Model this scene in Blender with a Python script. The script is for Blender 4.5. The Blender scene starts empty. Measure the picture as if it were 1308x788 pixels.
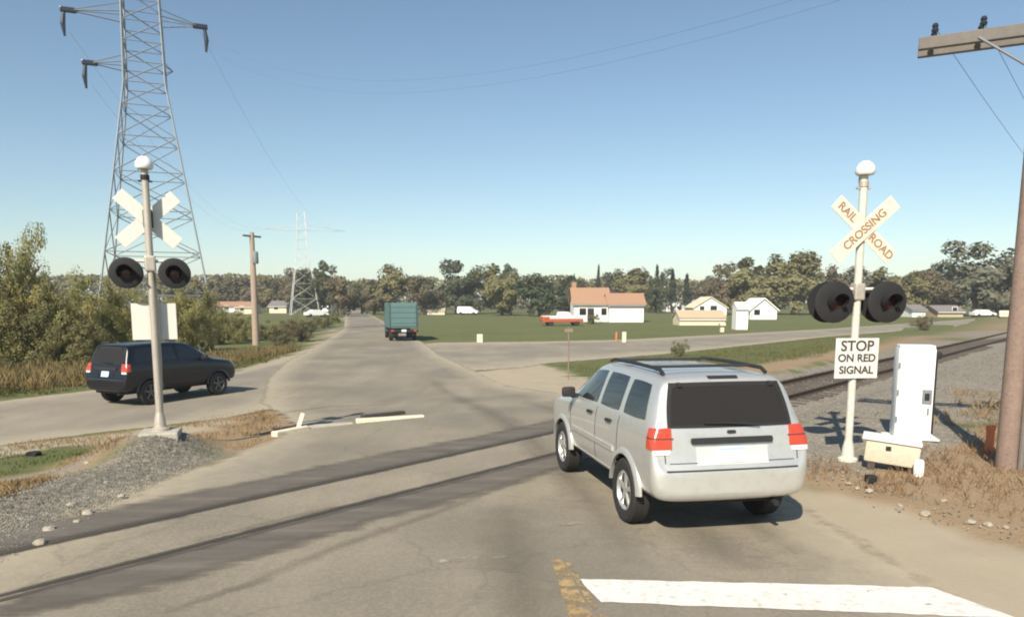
import bpy, bmesh, math, random
import numpy as np
from mathutils import Vector, Matrix
from mathutils.bvhtree import BVHTree

R = math.radians
C = bpy.context.scene
COL = C.collection
random.seed(7)
rng = np.random.default_rng(7)

# ------------------------------------------------------------------ camera, sky, sun, exposure
FPX, CAM_H, VC, UC, PITCH = 950.0, 2.5, 509.0, 654.0, math.atan(124 / 950)
cam_d = bpy.data.cameras.new('camera')
cam = bpy.data.objects.new('camera', cam_d); COL.objects.link(cam)
cam.location = (0, 0, CAM_H)
cam.rotation_euler = (math.pi / 2 - PITCH, 0, 0)
cam_d.sensor_width = 36; cam_d.lens = 36 * FPX / 1308
cam_d.shift_y = (VC - 394) / 1308
cam_d.clip_start = 0.1; cam_d.clip_end = 6000
C.camera = cam

SUN_AZ = R(21)      # the sun stands behind the camera, this far to the left
SUN_EL = R(39)
w = bpy.data.worlds.new('World'); C.world = w; w.use_nodes = True
nt = w.node_tree; nt.nodes.clear()
sky = nt.nodes.new('ShaderNodeTexSky'); sky.sky_type = 'NISHITA'; sky.sun_disc = False
sky.sun_elevation = SUN_EL; sky.sun_rotation = math.pi + SUN_AZ
sky.altitude = 200; sky.air_density = 1.0; sky.dust_density = 0.25; sky.ozone_density = 1.0
bg = nt.nodes.new('ShaderNodeBackground'); bg.inputs[1].default_value = 0.081
wo = nt.nodes.new('ShaderNodeOutputWorld')
tint = nt.nodes.new('ShaderNodeMix'); tint.data_type = 'RGBA'; tint.blend_type = 'MULTIPLY'; tint.inputs[0].default_value = 1
tint.inputs[7].default_value = (0.975, 1.045, 1.02, 1)
nt.links.new(sky.outputs[0], tint.inputs[6]); nt.links.new(tint.outputs[2], bg.inputs[0]); nt.links.new(bg.outputs[0], wo.inputs[0])

sd = bpy.data.lights.new('sun', 'SUN'); sd.energy = 4.85; sd.angle = R(0.6); sd.color = (1.0, 0.91, 0.77)
so = bpy.data.objects.new('sun', sd); COL.objects.link(so)
sundir = Vector((-math.sin(SUN_AZ) * math.cos(SUN_EL), -math.cos(SUN_AZ) * math.cos(SUN_EL), math.sin(SUN_EL)))
so.rotation_euler = sundir.to_track_quat('Z', 'Y').to_euler()
so.location = (-20, -40, 60)

C.view_settings.view_transform = 'Standard'; C.view_settings.look = 'None'
C.view_settings.exposure = 0.54; C.view_settings.gamma = 1.0; C.view_settings.use_curve_mapping = False
C.cycles.filter_width = 2.0

# ------------------------------------------------------------------ helpers
def at(u, v, z=-0.5):
    """ground point at height z seen at photograph pixel (u, v)"""
    x = (u - UC) / FPX; y = -(v - VC) / FPX
    dy = math.cos(PITCH) + y * math.sin(PITCH); dz = -math.sin(PITCH) + y * math.cos(PITCH)
    t = (z - CAM_H) / dz
    return x * t, dy * t
def z_at(x, y, v):
    k = -(v - VC) / FPX
    c, s = math.cos(PITCH), math.sin(PITCH)
    # up = y s + Z c ; d = y c - Z s ; up = k d
    Z = (k * y * c - y * s) / (c + k * s)
    return Z + CAM_H
def smooth(a, b, x):
    t = np.clip((np.asarray(x, float) - a) / (b - a), 0, 1); return t * t * (3 - 2 * t)

def tag(o, label=None, cat=None, group=None, kind=None):
    if label: o['label'] = label
    if cat: o['category'] = cat
    if group: o['group'] = group
    if kind: o['kind'] = kind
    return o
def empty(name, loc=(0, 0, 0), rz=0):
    o = bpy.data.objects.new(name, None); COL.objects.link(o)
    o.location = loc; o.rotation_euler = (0, 0, rz); o.empty_display_size = 0.2
    return o
def link(name, me, mat, parent=None, smoothed=False, loc=None, rot=None):
    o = bpy.data.objects.new(name, me); COL.objects.link(o)
    if mat is not None and not me.materials: me.materials.append(mat)
    if parent: o.parent = parent
    if loc: o.location = loc
    if rot: o.rotation_euler = rot
    if smoothed: me.shade_smooth()
    return o
def copy_tree(o, parent=None):
    c = o.copy(); COL.objects.link(c)
    if parent: c.parent = parent
    for ch in list(o.children): copy_tree(ch, c)
    return c

class MB:
    """collects boxes, tubes, lathes and quads, then links them as ONE mesh object"""
    def __init__(s): s.v = []; s.f = []
    def add(s, vs, fs):
        n = len(s.v); s.v += [tuple(p) for p in vs]; s.f += [tuple(i + n for i in f) for f in fs]; return s
    def box(s, c, size, rot=None, taper=1.0):
        hx, hy, hz = size[0] / 2, size[1] / 2, size[2] / 2
        vs = []
        for z in (-1, 1):
            t = taper if z > 0 else 1
            for x, y in ((-1, -1), (1, -1), (1, 1), (-1, 1)):
                p = Vector((x * hx * t, y * hy * t, z * hz))
                if rot is not None: p = rot @ p
                vs.append(p + Vector(c))
        return s.add(vs, [(3, 2, 1, 0), (4, 5, 6, 7), (0, 1, 5, 4), (1, 2, 6, 5), (2, 3, 7, 6), (3, 0, 4, 7)])
    def bbox(s, c, size, b=0.02, rot=None):
        """box with bevelled edges"""
        bm = bmesh.new(); bmesh.ops.create_cube(bm, size=1)
        bmesh.ops.scale(bm, vec=Vector(size), verts=bm.verts)
        bmesh.ops.bevel(bm, geom=list(bm.edges), offset=b, segments=2, profile=0.6, affect='EDGES')
        bm.verts.index_update()
        vs = [(rot @ v.co if rot is not None else v.co) + Vector(c) for v in bm.verts]
        fs = [[v.index for v in f.verts] for f in bm.faces]
        bm.free(); return s.add(vs, fs)
    def tube(s, pts, r, n=8, cap=True):
        pts = [Vector(p) for p in pts]
        rs = r if isinstance(r, (list, tuple)) else [r] * len(pts)
        vs = []; prev = None
        for i, p in enumerate(pts):
            d = (pts[min(i + 1, len(pts) - 1)] - pts[max(i - 1, 0)]).normalized()
            a = Vector((0, 0, 1)) if abs(d.z) < 0.95 else Vector((1, 0, 0))
            if prev is not None: a = prev
            x = (a - d * a.dot(d)).normalized(); y = d.cross(x); prev = x
            for k in range(n):
                t = 2 * math.pi * k / n
                vs.append(p + (x * math.cos(t) + y * math.sin(t)) * rs[i])
        fs = []
        for i in range(len(pts) - 1):
            for k in range(n):
                a = i * n + k; b = i * n + (k + 1) % n
                fs.append((a, b, b + n, a + n))
        if cap: fs += [tuple(range(n))[::-1], tuple(range((len(pts) - 1) * n, len(pts) * n))]
        return s.add(vs, fs)
    def lathe(s, prof, c=(0, 0, 0), axis='Z', n=24):
        """prof: (radius, height) pairs turned round the axis"""
        vs = []; c = Vector(c)
        for r, h in prof:
            for k in range(n):
                t = 2 * math.pi * k / n; a, b = r * math.cos(t), r * math.sin(t)
                p = {'Z': Vector((a, b, h)), 'Y': Vector((a, h, b)), 'X': Vector((h, a, b))}[axis]
                vs.append(p + c)
        fs = []
        for i in range(len(prof) - 1):
            for k in range(n):
                a = i * n + k; b = i * n + (k + 1) % n
                fs.append((a, b, b + n, a + n))
        if prof[0][0] > 1e-4: fs.append(tuple(range(n))[::-1])
        if prof[-1][0] > 1e-4: fs.append(tuple(range((len(prof) - 1) * n, len(prof) * n)))
        return s.add(vs, fs)
    def prism(s, poly, y0, y1):
        """poly in (x, z), pushed from y0 to y1"""
        n = len(poly)
        vs = [(x, y0, z) for x, z in poly] + [(x, y1, z) for x, z in poly]
        fs = [tuple(range(n)), tuple(range(2 * n - 1, n - 1, -1))]
        for k in range(n): fs.append((k, k + n, (k + 1) % n + n, (k + 1) % n)[::-1])
        return s.add(vs, fs)
    def mesh(s, name):
        me = bpy.data.meshes.new(name); me.from_pydata([tuple(p) for p in s.v], [], s.f)
        bm = bmesh.new(); bm.from_mesh(me); bmesh.ops.recalc_face_normals(bm, faces=bm.faces); bm.to_mesh(me); bm.free()
        me.update(); return me
    def build(s, name, mat, parent=None, sm=None):
        me = s.mesh(name); o = link(name, me, mat, parent)
        if sm: 
            me.shade_smooth(); me.set_sharp_from_angle(angle=R(sm))
        return o

# ------------------------------------------------------------------ materials
def newmat(name):
    m = bpy.data.materials.new(name); m.use_nodes = True
    return m, m.node_tree, m.node_tree.nodes['Principled BSDF']
def N(t, kind, **kw):
    n = t.nodes.new(kind)
    for k, v in kw.items():
        if k in n.inputs.keys(): n.inputs[k].default_value = v
        else: setattr(n, k, v)
    return n
def noise(t, scale, detail=4, rough=0.55, coord=None):
    n = N(t, 'ShaderNodeTexNoise', Scale=scale, Detail=detail, Roughness=rough)
    if coord is not None: t.links.new(coord, n.inputs['Vector'])
    return n.outputs['Fac']
def ramp(t, fac, stops):
    r = t.nodes.new('ShaderNodeValToRGB'); el = r.color_ramp.elements
    while len(el) < len(stops): el.new(0.5)
    for e, (p, c) in zip(el, stops):
        e.position = p; e.color = (*c, 1) if len(c) == 3 else c
    t.links.new(fac, r.inputs[0]); return r.outputs[0]
def mixc(t, fac, a, b, mode='MIX'):
    m = t.nodes.new('ShaderNodeMix'); m.data_type = 'RGBA'; m.blend_type = mode
    for sock, val in ((m.inputs[0], fac), (m.inputs[6], a), (m.inputs[7], b)):
        if hasattr(val, 'links'): t.links.new(val, sock)
        elif isinstance(val, (int, float)): sock.default_value = val
        else: sock.default_value = (*val, 1)
    return m.outputs[2]
def math_(t, op, a, b=0.0, clamp=False):
    m = t.nodes.new('ShaderNodeMath'); m.operation = op; m.use_clamp = clamp
    for sock, val in ((m.inputs[0], a), (m.inputs[1], b)):
        if hasattr(val, 'links'): t.links.new(val, sock)
        else: sock.default_value = val
    return m.outputs[0]
def bump(t, b, h, strength=0.3, dist=0.02):
    n = N(t, 'ShaderNodeBump', Strength=strength, Distance=dist); t.links.new(h, n.inputs['Height']); t.links.new(n.outputs[0], b.inputs['Normal'])
def wpos(t): return t.nodes.new('ShaderNodeNewGeometry').outputs['Position']
def opos(t): return t.nodes.new('ShaderNodeTexCoord').outputs['Object']

def worn(name, col, rough=0.6, metal=0.0, var=0.25, scale=3.0, dirt=None, dirt_amt=0.4, bmp=0.1):
    """a painted or bare surface with uneven tone and patches of dirt"""
    m, t, b = newmat(name); o = opos(t)
    n1 = noise(t, scale, 5, 0.6, o); n2 = noise(t, scale * 6, 4, 0.6, o)
    c = mixc(t, n1, [x * (1 - var) for x in col], [min(1, x * (1 + var)) for x in col])
    if dirt:
        f = math_(t, 'MULTIPLY', math_(t, 'SUBTRACT', n2, 0.5, True), dirt_amt * 6, True)
        c = mixc(t, f, c, dirt)
    t.links.new(c, b.inputs['Base Color'])
    b.inputs['Roughness'].default_value = rough; b.inputs['Metallic'].default_value = metal
    if bmp: bump(t, b, n2, bmp, 0.01)
    return m
def plain(name, col, rough=0.5, metal=0.0, var=0.1): return worn(name, col, rough, metal, var, 4.0, None, 0, 0.03)

M = {}
M['silver_paint'] = worn('silver_paint', (0.66, 0.65, 0.61), 0.40, 0.62, 0.05, 2.0, (0.30, 0.27, 0.22), 0.12, 0.0)
M['silver_paint'].node_tree.nodes['Principled BSDF'].inputs['Coat Weight'].default_value = 0.5
M['bright_silver'] = worn('bright_plate_recess', (0.58, 0.57, 0.54), 0.4, 0.1, 0.04)
M['black_paint'] = worn('black_paint', (0.004, 0.005, 0.009), 0.3, 0.0, 0.2, 2.0, (0.04, 0.035, 0.03), 0.1, 0.0)
M['black_paint'].node_tree.nodes['Principled BSDF'].inputs['Coat Weight'].default_value = 0.25
M['glass'] = plain('tinted_glass', (0.012, 0.015, 0.018), 0.04)
M['glass'].node_tree.nodes['Principled BSDF'].inputs['Specular IOR Level'].default_value = 0.75
M['dark_glass'] = plain('privacy_glass', (0.026, 0.024, 0.022), 0.16)
M['dark_glass'].node_tree.nodes['Principled BSDF'].inputs['Specular IOR Level'].default_value = 0.2
M['trim'] = worn('black_trim', (0.02, 0.02, 0.021), 0.6, 0, 0.2, 6)
M['seam'] = plain('panel_gap', (0.03, 0.03, 0.03), 0.8)
M['rubber'] = worn('tyre_rubber', (0.018, 0.017, 0.016), 0.85, 0, 0.3, 10, (0.08, 0.07, 0.055), 0.25)
M['alloy'] = worn('alloy_rim', (0.62, 0.62, 0.60), 0.3, 0.7, 0.1, 8, (0.2, 0.18, 0.15), 0.15)
M['dark_rim'] = worn('grey_rim', (0.16, 0.155, 0.15), 0.5, 0.4, 0.15, 8)
M['red_lens'] = plain('red_lens', (0.48, 0.06, 0.03), 0.2)
M['clear_lens'] = plain('clear_lens', (0.75, 0.73, 0.68), 0.12)
M['amber_lens'] = plain('amber_lens', (0.65, 0.20, 0.04), 0.15)
M['plate'] = plain('licence_plate', (0.66, 0.75, 0.88), 0.4)
M['plate_blue'] = plain('plate_blue', (0.35, 0.48, 0.72), 0.4)
M['white_paint'] = worn('white_painted_metal', (0.80, 0.80, 0.78), 0.5, 0, 0.05, 2, (0.50, 0.45, 0.36), 0.22)
M['sign_white'] = worn('sign_white', (0.66, 0.65, 0.59), 0.55, 0, 0.06, 3, (0.55, 0.5, 0.42), 0.15)
M['cream_sign'] = worn('weathered_sign_white', (0.74, 0.67, 0.51), 0.65, 0, 0.12, 4, (0.5, 0.38, 0.24), 0.6)
M['letter'] = worn('faded_lettering', (0.05, 0.04, 0.04), 0.7, 0, 0.3, 8)
M['letter_red'] = worn('faded_brown_lettering', (0.31, 0.18, 0.12), 0.7, 0, 0.5, 9)
M['alu'] = worn('aluminium_mast', (0.47, 0.42, 0.36), 0.5, 0.3, 0.15, 5, (0.25, 0.2, 0.15), 0.3)
M['mast_white'] = worn('painted_mast', (0.62, 0.59, 0.50), 0.6, 0, 0.12, 4, (0.3, 0.25, 0.18), 0.3)
M['flat_black'] = worn('flat_black', (0.013, 0.012, 0.013), 0.75, 0, 0.3, 6)
M['lamp_red'] = plain('signal_lens', (0.045, 0.012, 0.014), 0.2)
M['concrete'] = worn('concrete', (0.42, 0.39, 0.32), 0.9, 0, 0.2, 4, (0.22, 0.2, 0.16), 0.35, 0.4)
M['beige'] = worn('beige_box', (0.55, 0.50, 0.38), 0.75, 0, 0.1, 5, (0.3, 0.25, 0.18), 0.3)
M['rail'] = worn('rusty_rail', (0.075, 0.05, 0.036), 0.75, 0.2, 0.3, 6, (0.16, 0.09, 0.05), 0.3, 0.3)
M['rail_top'] = worn('dull_rail_head', (0.12, 0.10, 0.08), 0.6, 0.4, 0.25, 3)
M['tie'] = worn('creosoted_tie', (0.075, 0.06, 0.048), 0.9, 0, 0.35, 5, (0.17, 0.14, 0.1), 0.4, 0.5)
M['wood'] = worn('weathered_pole', (0.245, 0.175, 0.14), 0.9, 0, 0.3, 5, (0.10, 0.06, 0.045), 0.4, 0.6)
M['pale_wood'] = worn('pale_pole', (0.36, 0.275, 0.215), 0.9, 0, 0.2, 4, (0.15, 0.1, 0.07), 0.3, 0.4)
M['arm_wood'] = worn('grey_crossarm', (0.17, 0.155, 0.14), 0.9, 0, 0.25, 5, (0.14, 0.12, 0.1), 0.4, 0.5)
M['field_stone'] = worn('field_stone', (0.36, 0.315, 0.245), 0.95, 0, 0.2, 8)
M['galv'] = worn('galvanised_steel', (0.32, 0.35, 0.37), 0.6, 0.25, 0.15, 2)
M['steel_shade'] = worn('weathered_steel', (0.22, 0.235, 0.25), 0.7, 0.2, 0.2, 2)
M['pale_steel'] = worn('pale_steel', (0.66, 0.67, 0.66), 0.7, 0.0, 0.1, 1)
M['insul'] = plain('dark_insulator', (0.02, 0.024, 0.035), 0.3)
M['wire'] = plain('wire', (0.10, 0.10, 0.11), 0.7)
M['orange'] = worn('faded_orange', (0.60, 0.17, 0.07), 0.6, 0, 0.15, 6)
M['house_white'] = worn('white_siding', (0.80, 0.78, 0.74), 0.7, 0, 0.04, 0.7)
M['house_cream'] = worn('cream_siding', (0.70, 0.62, 0.44), 0.7, 0, 0.06, 0.7)
M['house_tan'] = worn('tan_siding', (0.48, 0.38, 0.25), 0.8, 0, 0.08, 0.7)
M['roof_brown'] = worn('brown_shingles', (0.36, 0.21, 0.13), 0.9, 0, 0.12, 2, (0.25, 0.13, 0.08), 0.3)
M['roof_grey'] = worn('grey_shingles', (0.20, 0.18, 0.17), 0.9, 0, 0.15, 2)
M['dark'] = plain('dark_opening', (0.02, 0.02, 0.022), 0.4)
M['red_paint'] = worn('red_paint', (0.45, 0.09, 0.035), 0.35, 0, 0.1, 2)
M['car_white'] = worn('white_car_paint', (0.78, 0.77, 0.75), 0.3, 0, 0.03, 2)
M['teal'] = worn('teal_box', (0.085, 0.165, 0.16), 0.6, 0, 0.12, 1.2, (0.16, 0.2, 0.19), 0.25)
M['teal_dark'] = worn('teal_trim', (0.04, 0.085, 0.085), 0.6, 0, 0.12, 1.2)
M['bark'] = worn('bark', (0.11, 0.085, 0.065), 0.95, 0, 0.3, 3, None, 0, 0.6)

def leafmat(name, a, b, c, trans=0.25):
    m, t, bs = newmat(name)
    info = t.nodes.new('ShaderNodeObjectInfo'); p = wpos(t)
    n = noise(t, 0.55, 3, 0.6, p); n2 = noise(t, 9.0, 2, 0.6, p)
    col = mixc(t, ramp(t, n, [(0.35, (0, 0, 0)), (0.65, (1, 1, 1))]), a, b)
    col = mixc(t, math_(t, 'MULTIPLY', info.outputs['Random'], 0.6), col, c)
    col = mixc(t, math_(t, 'MULTIPLY', n2, 0.5), col, [x * 0.55 for x in a])
    t.links.new(col, bs.inputs['Base Color']); bs.inputs['Roughness'].default_value = 0.8
    bs.inputs['Specular IOR Level'].default_value = 0.15
    tr = t.nodes.new('ShaderNodeBsdfTranslucent'); t.links.new(col, tr.inputs[0])
    mx = t.nodes.new('ShaderNodeMixShader'); mx.inputs[0].default_value = trans
    t.links.new(bs.outputs[0], mx.inputs[1]); t.links.new(tr.outputs[0], mx.inputs[2])
    t.links.new(mx.outputs[0], t.nodes['Material Output'].inputs[0])
    return m
M['leaf_olive'] = leafmat('olive_leaves', (0.20, 0.20, 0.088), (0.29, 0.26, 0.125), (0.24, 0.21, 0.10))
M['leaf_dark'] = leafmat('dark_green_leaves', (0.075, 0.098, 0.052), (0.115, 0.135, 0.07), (0.13, 0.12, 0.07))
M['leaf_brown'] = leafmat('brown_leaves', (0.175, 0.145, 0.085), (0.235, 0.19, 0.115), (0.17, 0.16, 0.09))
M['leaf_conifer'] = leafmat('conifer_needles', (0.032, 0.050, 0.034), (0.05, 0.07, 0.045), (0.05, 0.06, 0.04), 0.1)
M['leaf_bush'] = leafmat('autumn_bush_leaves', (0.33, 0.34, 0.14), (0.48, 0.40, 0.17), (0.42, 0.37, 0.16), .5)
M['leaf_bushdark'] = leafmat('dark_bush_leaves', (0.16, 0.17, 0.07), (0.24, 0.22, 0.10), (0.27, 0.21, 0.10))
M['leaf_grey'] = leafmat('grey_green_leaves', (0.17, 0.175, 0.12), (0.22, 0.215, 0.145), (0.18, 0.165, 0.11))
M['grass_blade'] = leafmat('grass_blades', (0.11, 0.145, 0.045), (0.17, 0.17, 0.065), (0.2, 0.16, 0.07))
M['dry_blade'] = leafmat('dry_grass_blades', (0.33, 0.225, 0.105), (0.42, 0.30, 0.15), (0.30, 0.19, 0.09))
M['verge_blade'] = leafmat('olive_dry_blades', (0.24, 0.19, 0.085), (0.32, 0.235, 0.115), (0.2, 0.18, 0.075))
M['weed_blade'] = leafmat('rust_weed_blades', (0.28, 0.175, 0.10), (0.38, 0.265, 0.155), (0.31, 0.20, 0.115))

# ------------------------------------------------------------------ terrain
T = Vector((0.6465, 0.7629)); NN = Vector((-0.7629, 0.6465)); TC = (0.0, 12.15)   # track line
def s_of(x, y): return (x - TC[0]) * NN.x + (y - TC[1]) * NN.y
def t_of(x, y): return (x - TC[0]) * T.x + (y - TC[1]) * T.y
def tp(t, s): return (TC[0] + T.x * t + NN.x * s, TC[1] + T.y * t + NN.y * s)
def seg_d(x, y, a, b):
    ax, ay = a; bx, by = b; L = (bx - ax) ** 2 + (by - ay) ** 2
    k = np.clip(((x - ax) * (bx - ax) + (y - ay) * (by - ay)) / L, 0, 1)
    return np.hypot(x - ax - k * (bx - ax), y - ay - k * (by - ay))
ROAD_L = [(-6.5, -12), (-5.6, 3), (-5.25, 7), (-5.0, 10), (-4.75, 12), (-4.6, 14.2), (-5.0, 16.5), (-6.0, 19), (-7.6, 22), (-9.7, 29), (-11.4, 37), (-12.9, 48), (-18.6, 82), (-38.0, 170), (-80, 352)]
ROAD_R = [(4.7, -12), (4.1, 3), (3.85, 7), (3.65, 9.5), (3.35, 12), (2.85, 15), (2.2, 18.5), (1.5, 21.7), (0.0, 26), (-2.2, 35), (-4.0, 42), (-6.2, 53.5), (-12.4, 82), (-32, 170), (-74, 352)]
def interp(poly, y):
    ys = [p[1] for p in poly]; xs = [p[0] for p in poly]
    return np.interp(y, ys, xs)
def on_road(x, y):      # 1 on the pavement, 0 well off it
    l, r = interp(ROAD_L, y), interp(ROAD_R, y)
    return smooth(-1.4, -0.3, np.minimum(x - l, r - x))
def H(x, y):
    x = np.asarray(x, float); y = np.asarray(y, float)
    s = s_of(x, y); road = on_road(x, y)
    h = -0.5 * smooth(1.6, 11, s)
    off = 1 - road
    h = h - 0.15 * off * (1 - smooth(1.7, 2.6, np.abs(s)))
    d = np.minimum(seg_d(x, y, (-6.1, 12.6), (-5.9, 10.4)), seg_d(x, y, (-5.9, 10.4), (-7.0, 8.0)))
    h = h + off * (0.10 * (1 - smooth(0.2, 1.3, d))) * smooth(1.5, 2.4, s)
    h = h + 0.28 * (1 - smooth(0.3, 2.0, np.hypot(x + 6.11, y - 12.75))) * off
    h = h - 0.20 * off * smooth(7, 14, np.abs(x)) * smooth(-30, -40, s)
    return h
def hz(x, y): return float(H(x, y))

def sdist(x, y, poly):
    """signed distance to a polygon, negative inside (numpy)"""
    d = np.full(x.shape, 1e9); ins = np.zeros(x.shape, bool); n = len(poly)
    for i in range(n):
        a, b = poly[i], poly[(i + 1) % n]
        d = np.minimum(d, seg_d(x, y, a, b))
        cond = ((a[1] > y) != (b[1] > y)) & (x < (b[0] - a[0]) * (y - a[1]) / ((b[1] - a[1]) or 1e-9) + a[0])
        ins ^= cond
    return np.where(ins, -d, d)
def vnoise(x, y, sc, seed=0):
    r = np.random.default_rng(seed); tab = r.random((64, 64))
    gx, gy = x / sc, y / sc
    ix, iy = np.floor(gx).astype(int), np.floor(gy).astype(int); fx, fy = gx - ix, gy - iy
    fx = fx * fx * (3 - 2 * fx); fy = fy * fy * (3 - 2 * fy)
    g = lambda a, b: tab[a % 64, b % 64]
    return (g(ix, iy) * (1 - fx) + g(ix + 1, iy) * fx) * (1 - fy) + (g(ix, iy + 1) * (1 - fx) + g(ix + 1, iy + 1) * fx) * fy

def axis(fine0, fine1, step, far0, far1):
    a = list(np.arange(fine0, fine1 + 1e-6, step))
    v, st = fine1, step
    while v < far1: st *= 1.22; v += min(st, 60); a.append(v)
    v, st = fine0, step
    while v > far0: st *= 1.22; v -= min(st, 60); a.insert(0, v)
    return np.array(a)
X_ = axis(-17, 14, 0.16, -1500, 1500); Y_ = axis(1.5, 31, 0.16, -60, 2600)
GX, GY = np.meshgrid(X_, Y_)
FRONT_L = [(-46, -20), (-30, 2), (-20.5, 14), (-15.7, 22.4), (-13.5, 27), (-11.9, 31), (-11.6, 37), (-12.6, 46)]
FRONT_R = [(-38, -20), (-22, 3), (-10.7, 15.1), (-9.4, 16.8), (-7.2, 18.9), (-6.4, 21.4), (-7.4, 28), (-9.6, 46)]
GRAV_L = [(-8.2, 50), (-5.5, 55), (2, 56.4), (9, 59.2), (35, 82.4), (94, 144), (180, 232)]
GRAV_R = [(-3.0, 31), (0.6, 33.6), (1.8, 36), (9.3, 43), (27.3, 64), (67.6, 103), (156, 190)]
side = np.minimum(sdist(GX, GY, FRONT_L + FRONT_R[::-1]), sdist(GX, GY, GRAV_L + GRAV_R[::-1]))
off_all = smooth(-0.2, 0.8, side) * (1 - on_road(GX, GY)) * (1 - smooth(25, 40, np.hypot(GX, GY)))
GZ = H(GX, GY) + (vnoise(GX, GY, 0.7, 3) - 0.5) * 0.05 * off_all - 0.03 * on_road(GX, GY) - 0.03 * (1 - smooth(-0.7, -0.2, side))
ny, nx = GX.shape
me = bpy.data.meshes.new('ground')
idx = np.arange(nx * ny).reshape(ny, nx)
quads = np.stack([idx[:-1, :-1], idx[:-1, 1:], idx[1:, 1:], idx[1:, :-1]], -1).reshape(-1, 4)
def fast_mesh(name, verts, quads, attr=None):
    me = bpy.data.meshes.new(name); nq = len(quads); k = quads.shape[1]
    me.vertices.add(len(verts)); me.vertices.foreach_set('co', np.asarray(verts, np.float32).ravel())
    me.loops.add(nq * k); me.loops.foreach_set('vertex_index', quads.astype(np.int32).ravel())
    me.polygons.add(nq); me.polygons.foreach_set('loop_start', np.arange(0, nq * k, k, dtype=np.int32))
    me.update(calc_edges=True); me.validate()
    return me
bpy.data.meshes.remove(me)
me = fast_mesh('ground', np.stack([GX, GY, GZ], -1).reshape(-1, 3), quads)
# ---- what covers the ground where: gravel, dry dirt, pale dust (the rest is grass)
gravel_polys = [
    [(3.6, 12.4), (4.1, 11.0), (5.0, 10.4), (6.6, 11.6), (8.8, 13.4), (9.5, 18), (5.2, 15.2)],
    [(-4.7, 6.4), (-4.75, 10), (-4.6, 11.8), (-5.3, 13.2), (-6.2, 13.4), (-6.4, 11.4), (-6.9, 9.4), (-8.2, 7.2), (-12, 2), (-9, 0), (-6.5, 3)],
    [tp(6.5, -3.0), tp(6.5, 2.0), tp(160, 2.6), tp(160, -9), tp(12, -7), tp(7, -4.6)],
    [(-7.0, 9.4), (-6.4, 12.6), (-6.8, 13.0), (-7.6, 9.6)],
    [tp(-9, -1.9), tp(-9, 1.9), tp(-40, 1.9), tp(-40, -1.9)]]
dirt_polys = [
    [(-6.6, 13.2), (-4.3, 12.6), (-4.3, 15.4), (-5.0, 18), (-6.2, 21.5), (-7.6, 20), (-8.6, 17.2), (-10.6, 15.6), (-10.2, 14.6), (-8, 14.6)],
    [(3.6, 12), (3.9, 9), (4.6, 6), (7, 2), (10, 6), (9, 13), (5, 12.6)],
    [(-6.2, 8.6), (-6.1, 11.5), (-6.6, 13.3), (-5.2, 13.4), (-4.5, 14.3), (-4.9, 16.4), (-6.2, 18.0), (-7.4, 16.2), (-7.7, 13.5), (-7.4, 11.4), (-8.2, 9.0), (-10, 5.5), (-9, 5)],
    [tp(6.5, 2.3), tp(6.5, 3.2), tp(24, 4.6), tp(60, 5.2), tp(120, 5), tp(160, 4), tp(160, 2.2)],
    [(3.9, 11.8), (4.3, 10.4), (4.9, 8.2), (5.9, 6.4), (9, 2), (30, -10), (40, 20), (14, 17), (8.6, 14.2), (6, 13.4)]]
dust_polys = [
    [(3.2, 14), (3.5, 5), (4.6, -10), (9, -10), (6.2, 5.4), (5.1, 7.6), (4.5, 9.2), (4.1, 10.6), (3.9, 13)],
    [(1.2, 21), (2.4, 20.4), (3.2, 23.5), (3.0, 27), (2.2, 31.5), (1.5, 35.5), (-3.2, 42), (-2, 30)],
    [(-13.2, 48), (-12, 32), (-11, 32), (-9.5, 36), (-11.6, 48), (-18, 84), (-40, 180), (-42, 180), (-19.8, 84)],
    [(-22, 5.5), (-10.9, 14.9), (-7.3, 18.4), (-6.4, 16.6), (-9.0, 14.6), (-14, 9)],
    [(-5.1, 6.6), (-5.2, 9.8), (-5.0, 11.6), (-4.4, 12.2), (-4.2, 14), (-3.6, 9)]]
nz = (vnoise(GX, GY, 0.9, 1) - 0.5) * 0.7 + (vnoise(GX, GY, 0.35, 2) - 0.5) * 0.35
def wt(polys, soft):
    d = np.full(GX.shape, 1e9)
    for p in polys: d = np.minimum(d, sdist(GX, GY, p))
    far = np.clip(np.hypot(GX, GY) / 30, 1, 6)
    return 1 - smooth(-soft, soft, d + nz * far)
wg, wd, wdu = wt(gravel_polys, 0.25), wt(dirt_polys, 0.4), wt(dust_polys, 0.3)
colr = np.stack([wg, wd, wdu, np.ones_like(wg)], -1).reshape(-1, 4).astype(np.float32)
ca = me.color_attributes.new('cover', 'FLOAT_COLOR', 'POINT'); ca.data.foreach_set('color', colr.ravel())

m, t, b = newmat('ground_cover'); p = wpos(t)
at_ = N(t, 'ShaderNodeAttribute', attribute_name='cover'); sep = t.nodes.new('ShaderNodeSeparateColor'); t.links.new(at_.outputs['Color'], sep.inputs[0])
nb = noise(t, 0.12, 4, 0.6, p); nm = noise(t, 1.6, 4, 0.65, p); nf = noise(t, 14, 3, 0.6, p); nvf = noise(t, 45, 2, 0.6, p)
grass = mixc(t, ramp(t, nb, [(0.35, (0, 0, 0)), (0.7, (1, 1, 1))]), (0.115, 0.150, 0.056), (0.165, 0.180, 0.075))
grass = mixc(t, ramp(t, nm, [(0.42, (0, 0, 0)), (0.72, (1, 1, 1))]), grass, (0.21, 0.18, 0.085))
grass = mixc(t, math_(t, 'MULTIPLY', nf, 0.5), grass, (0.05, 0.06, 0.02))
dirt = mixc(t, nm, (0.29, 0.205, 0.122), (0.41, 0.31, 0.195))
dirt = mixc(t, math_(t, 'MULTIPLY', nf, 0.6), dirt, (0.19, 0.13, 0.08))
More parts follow.
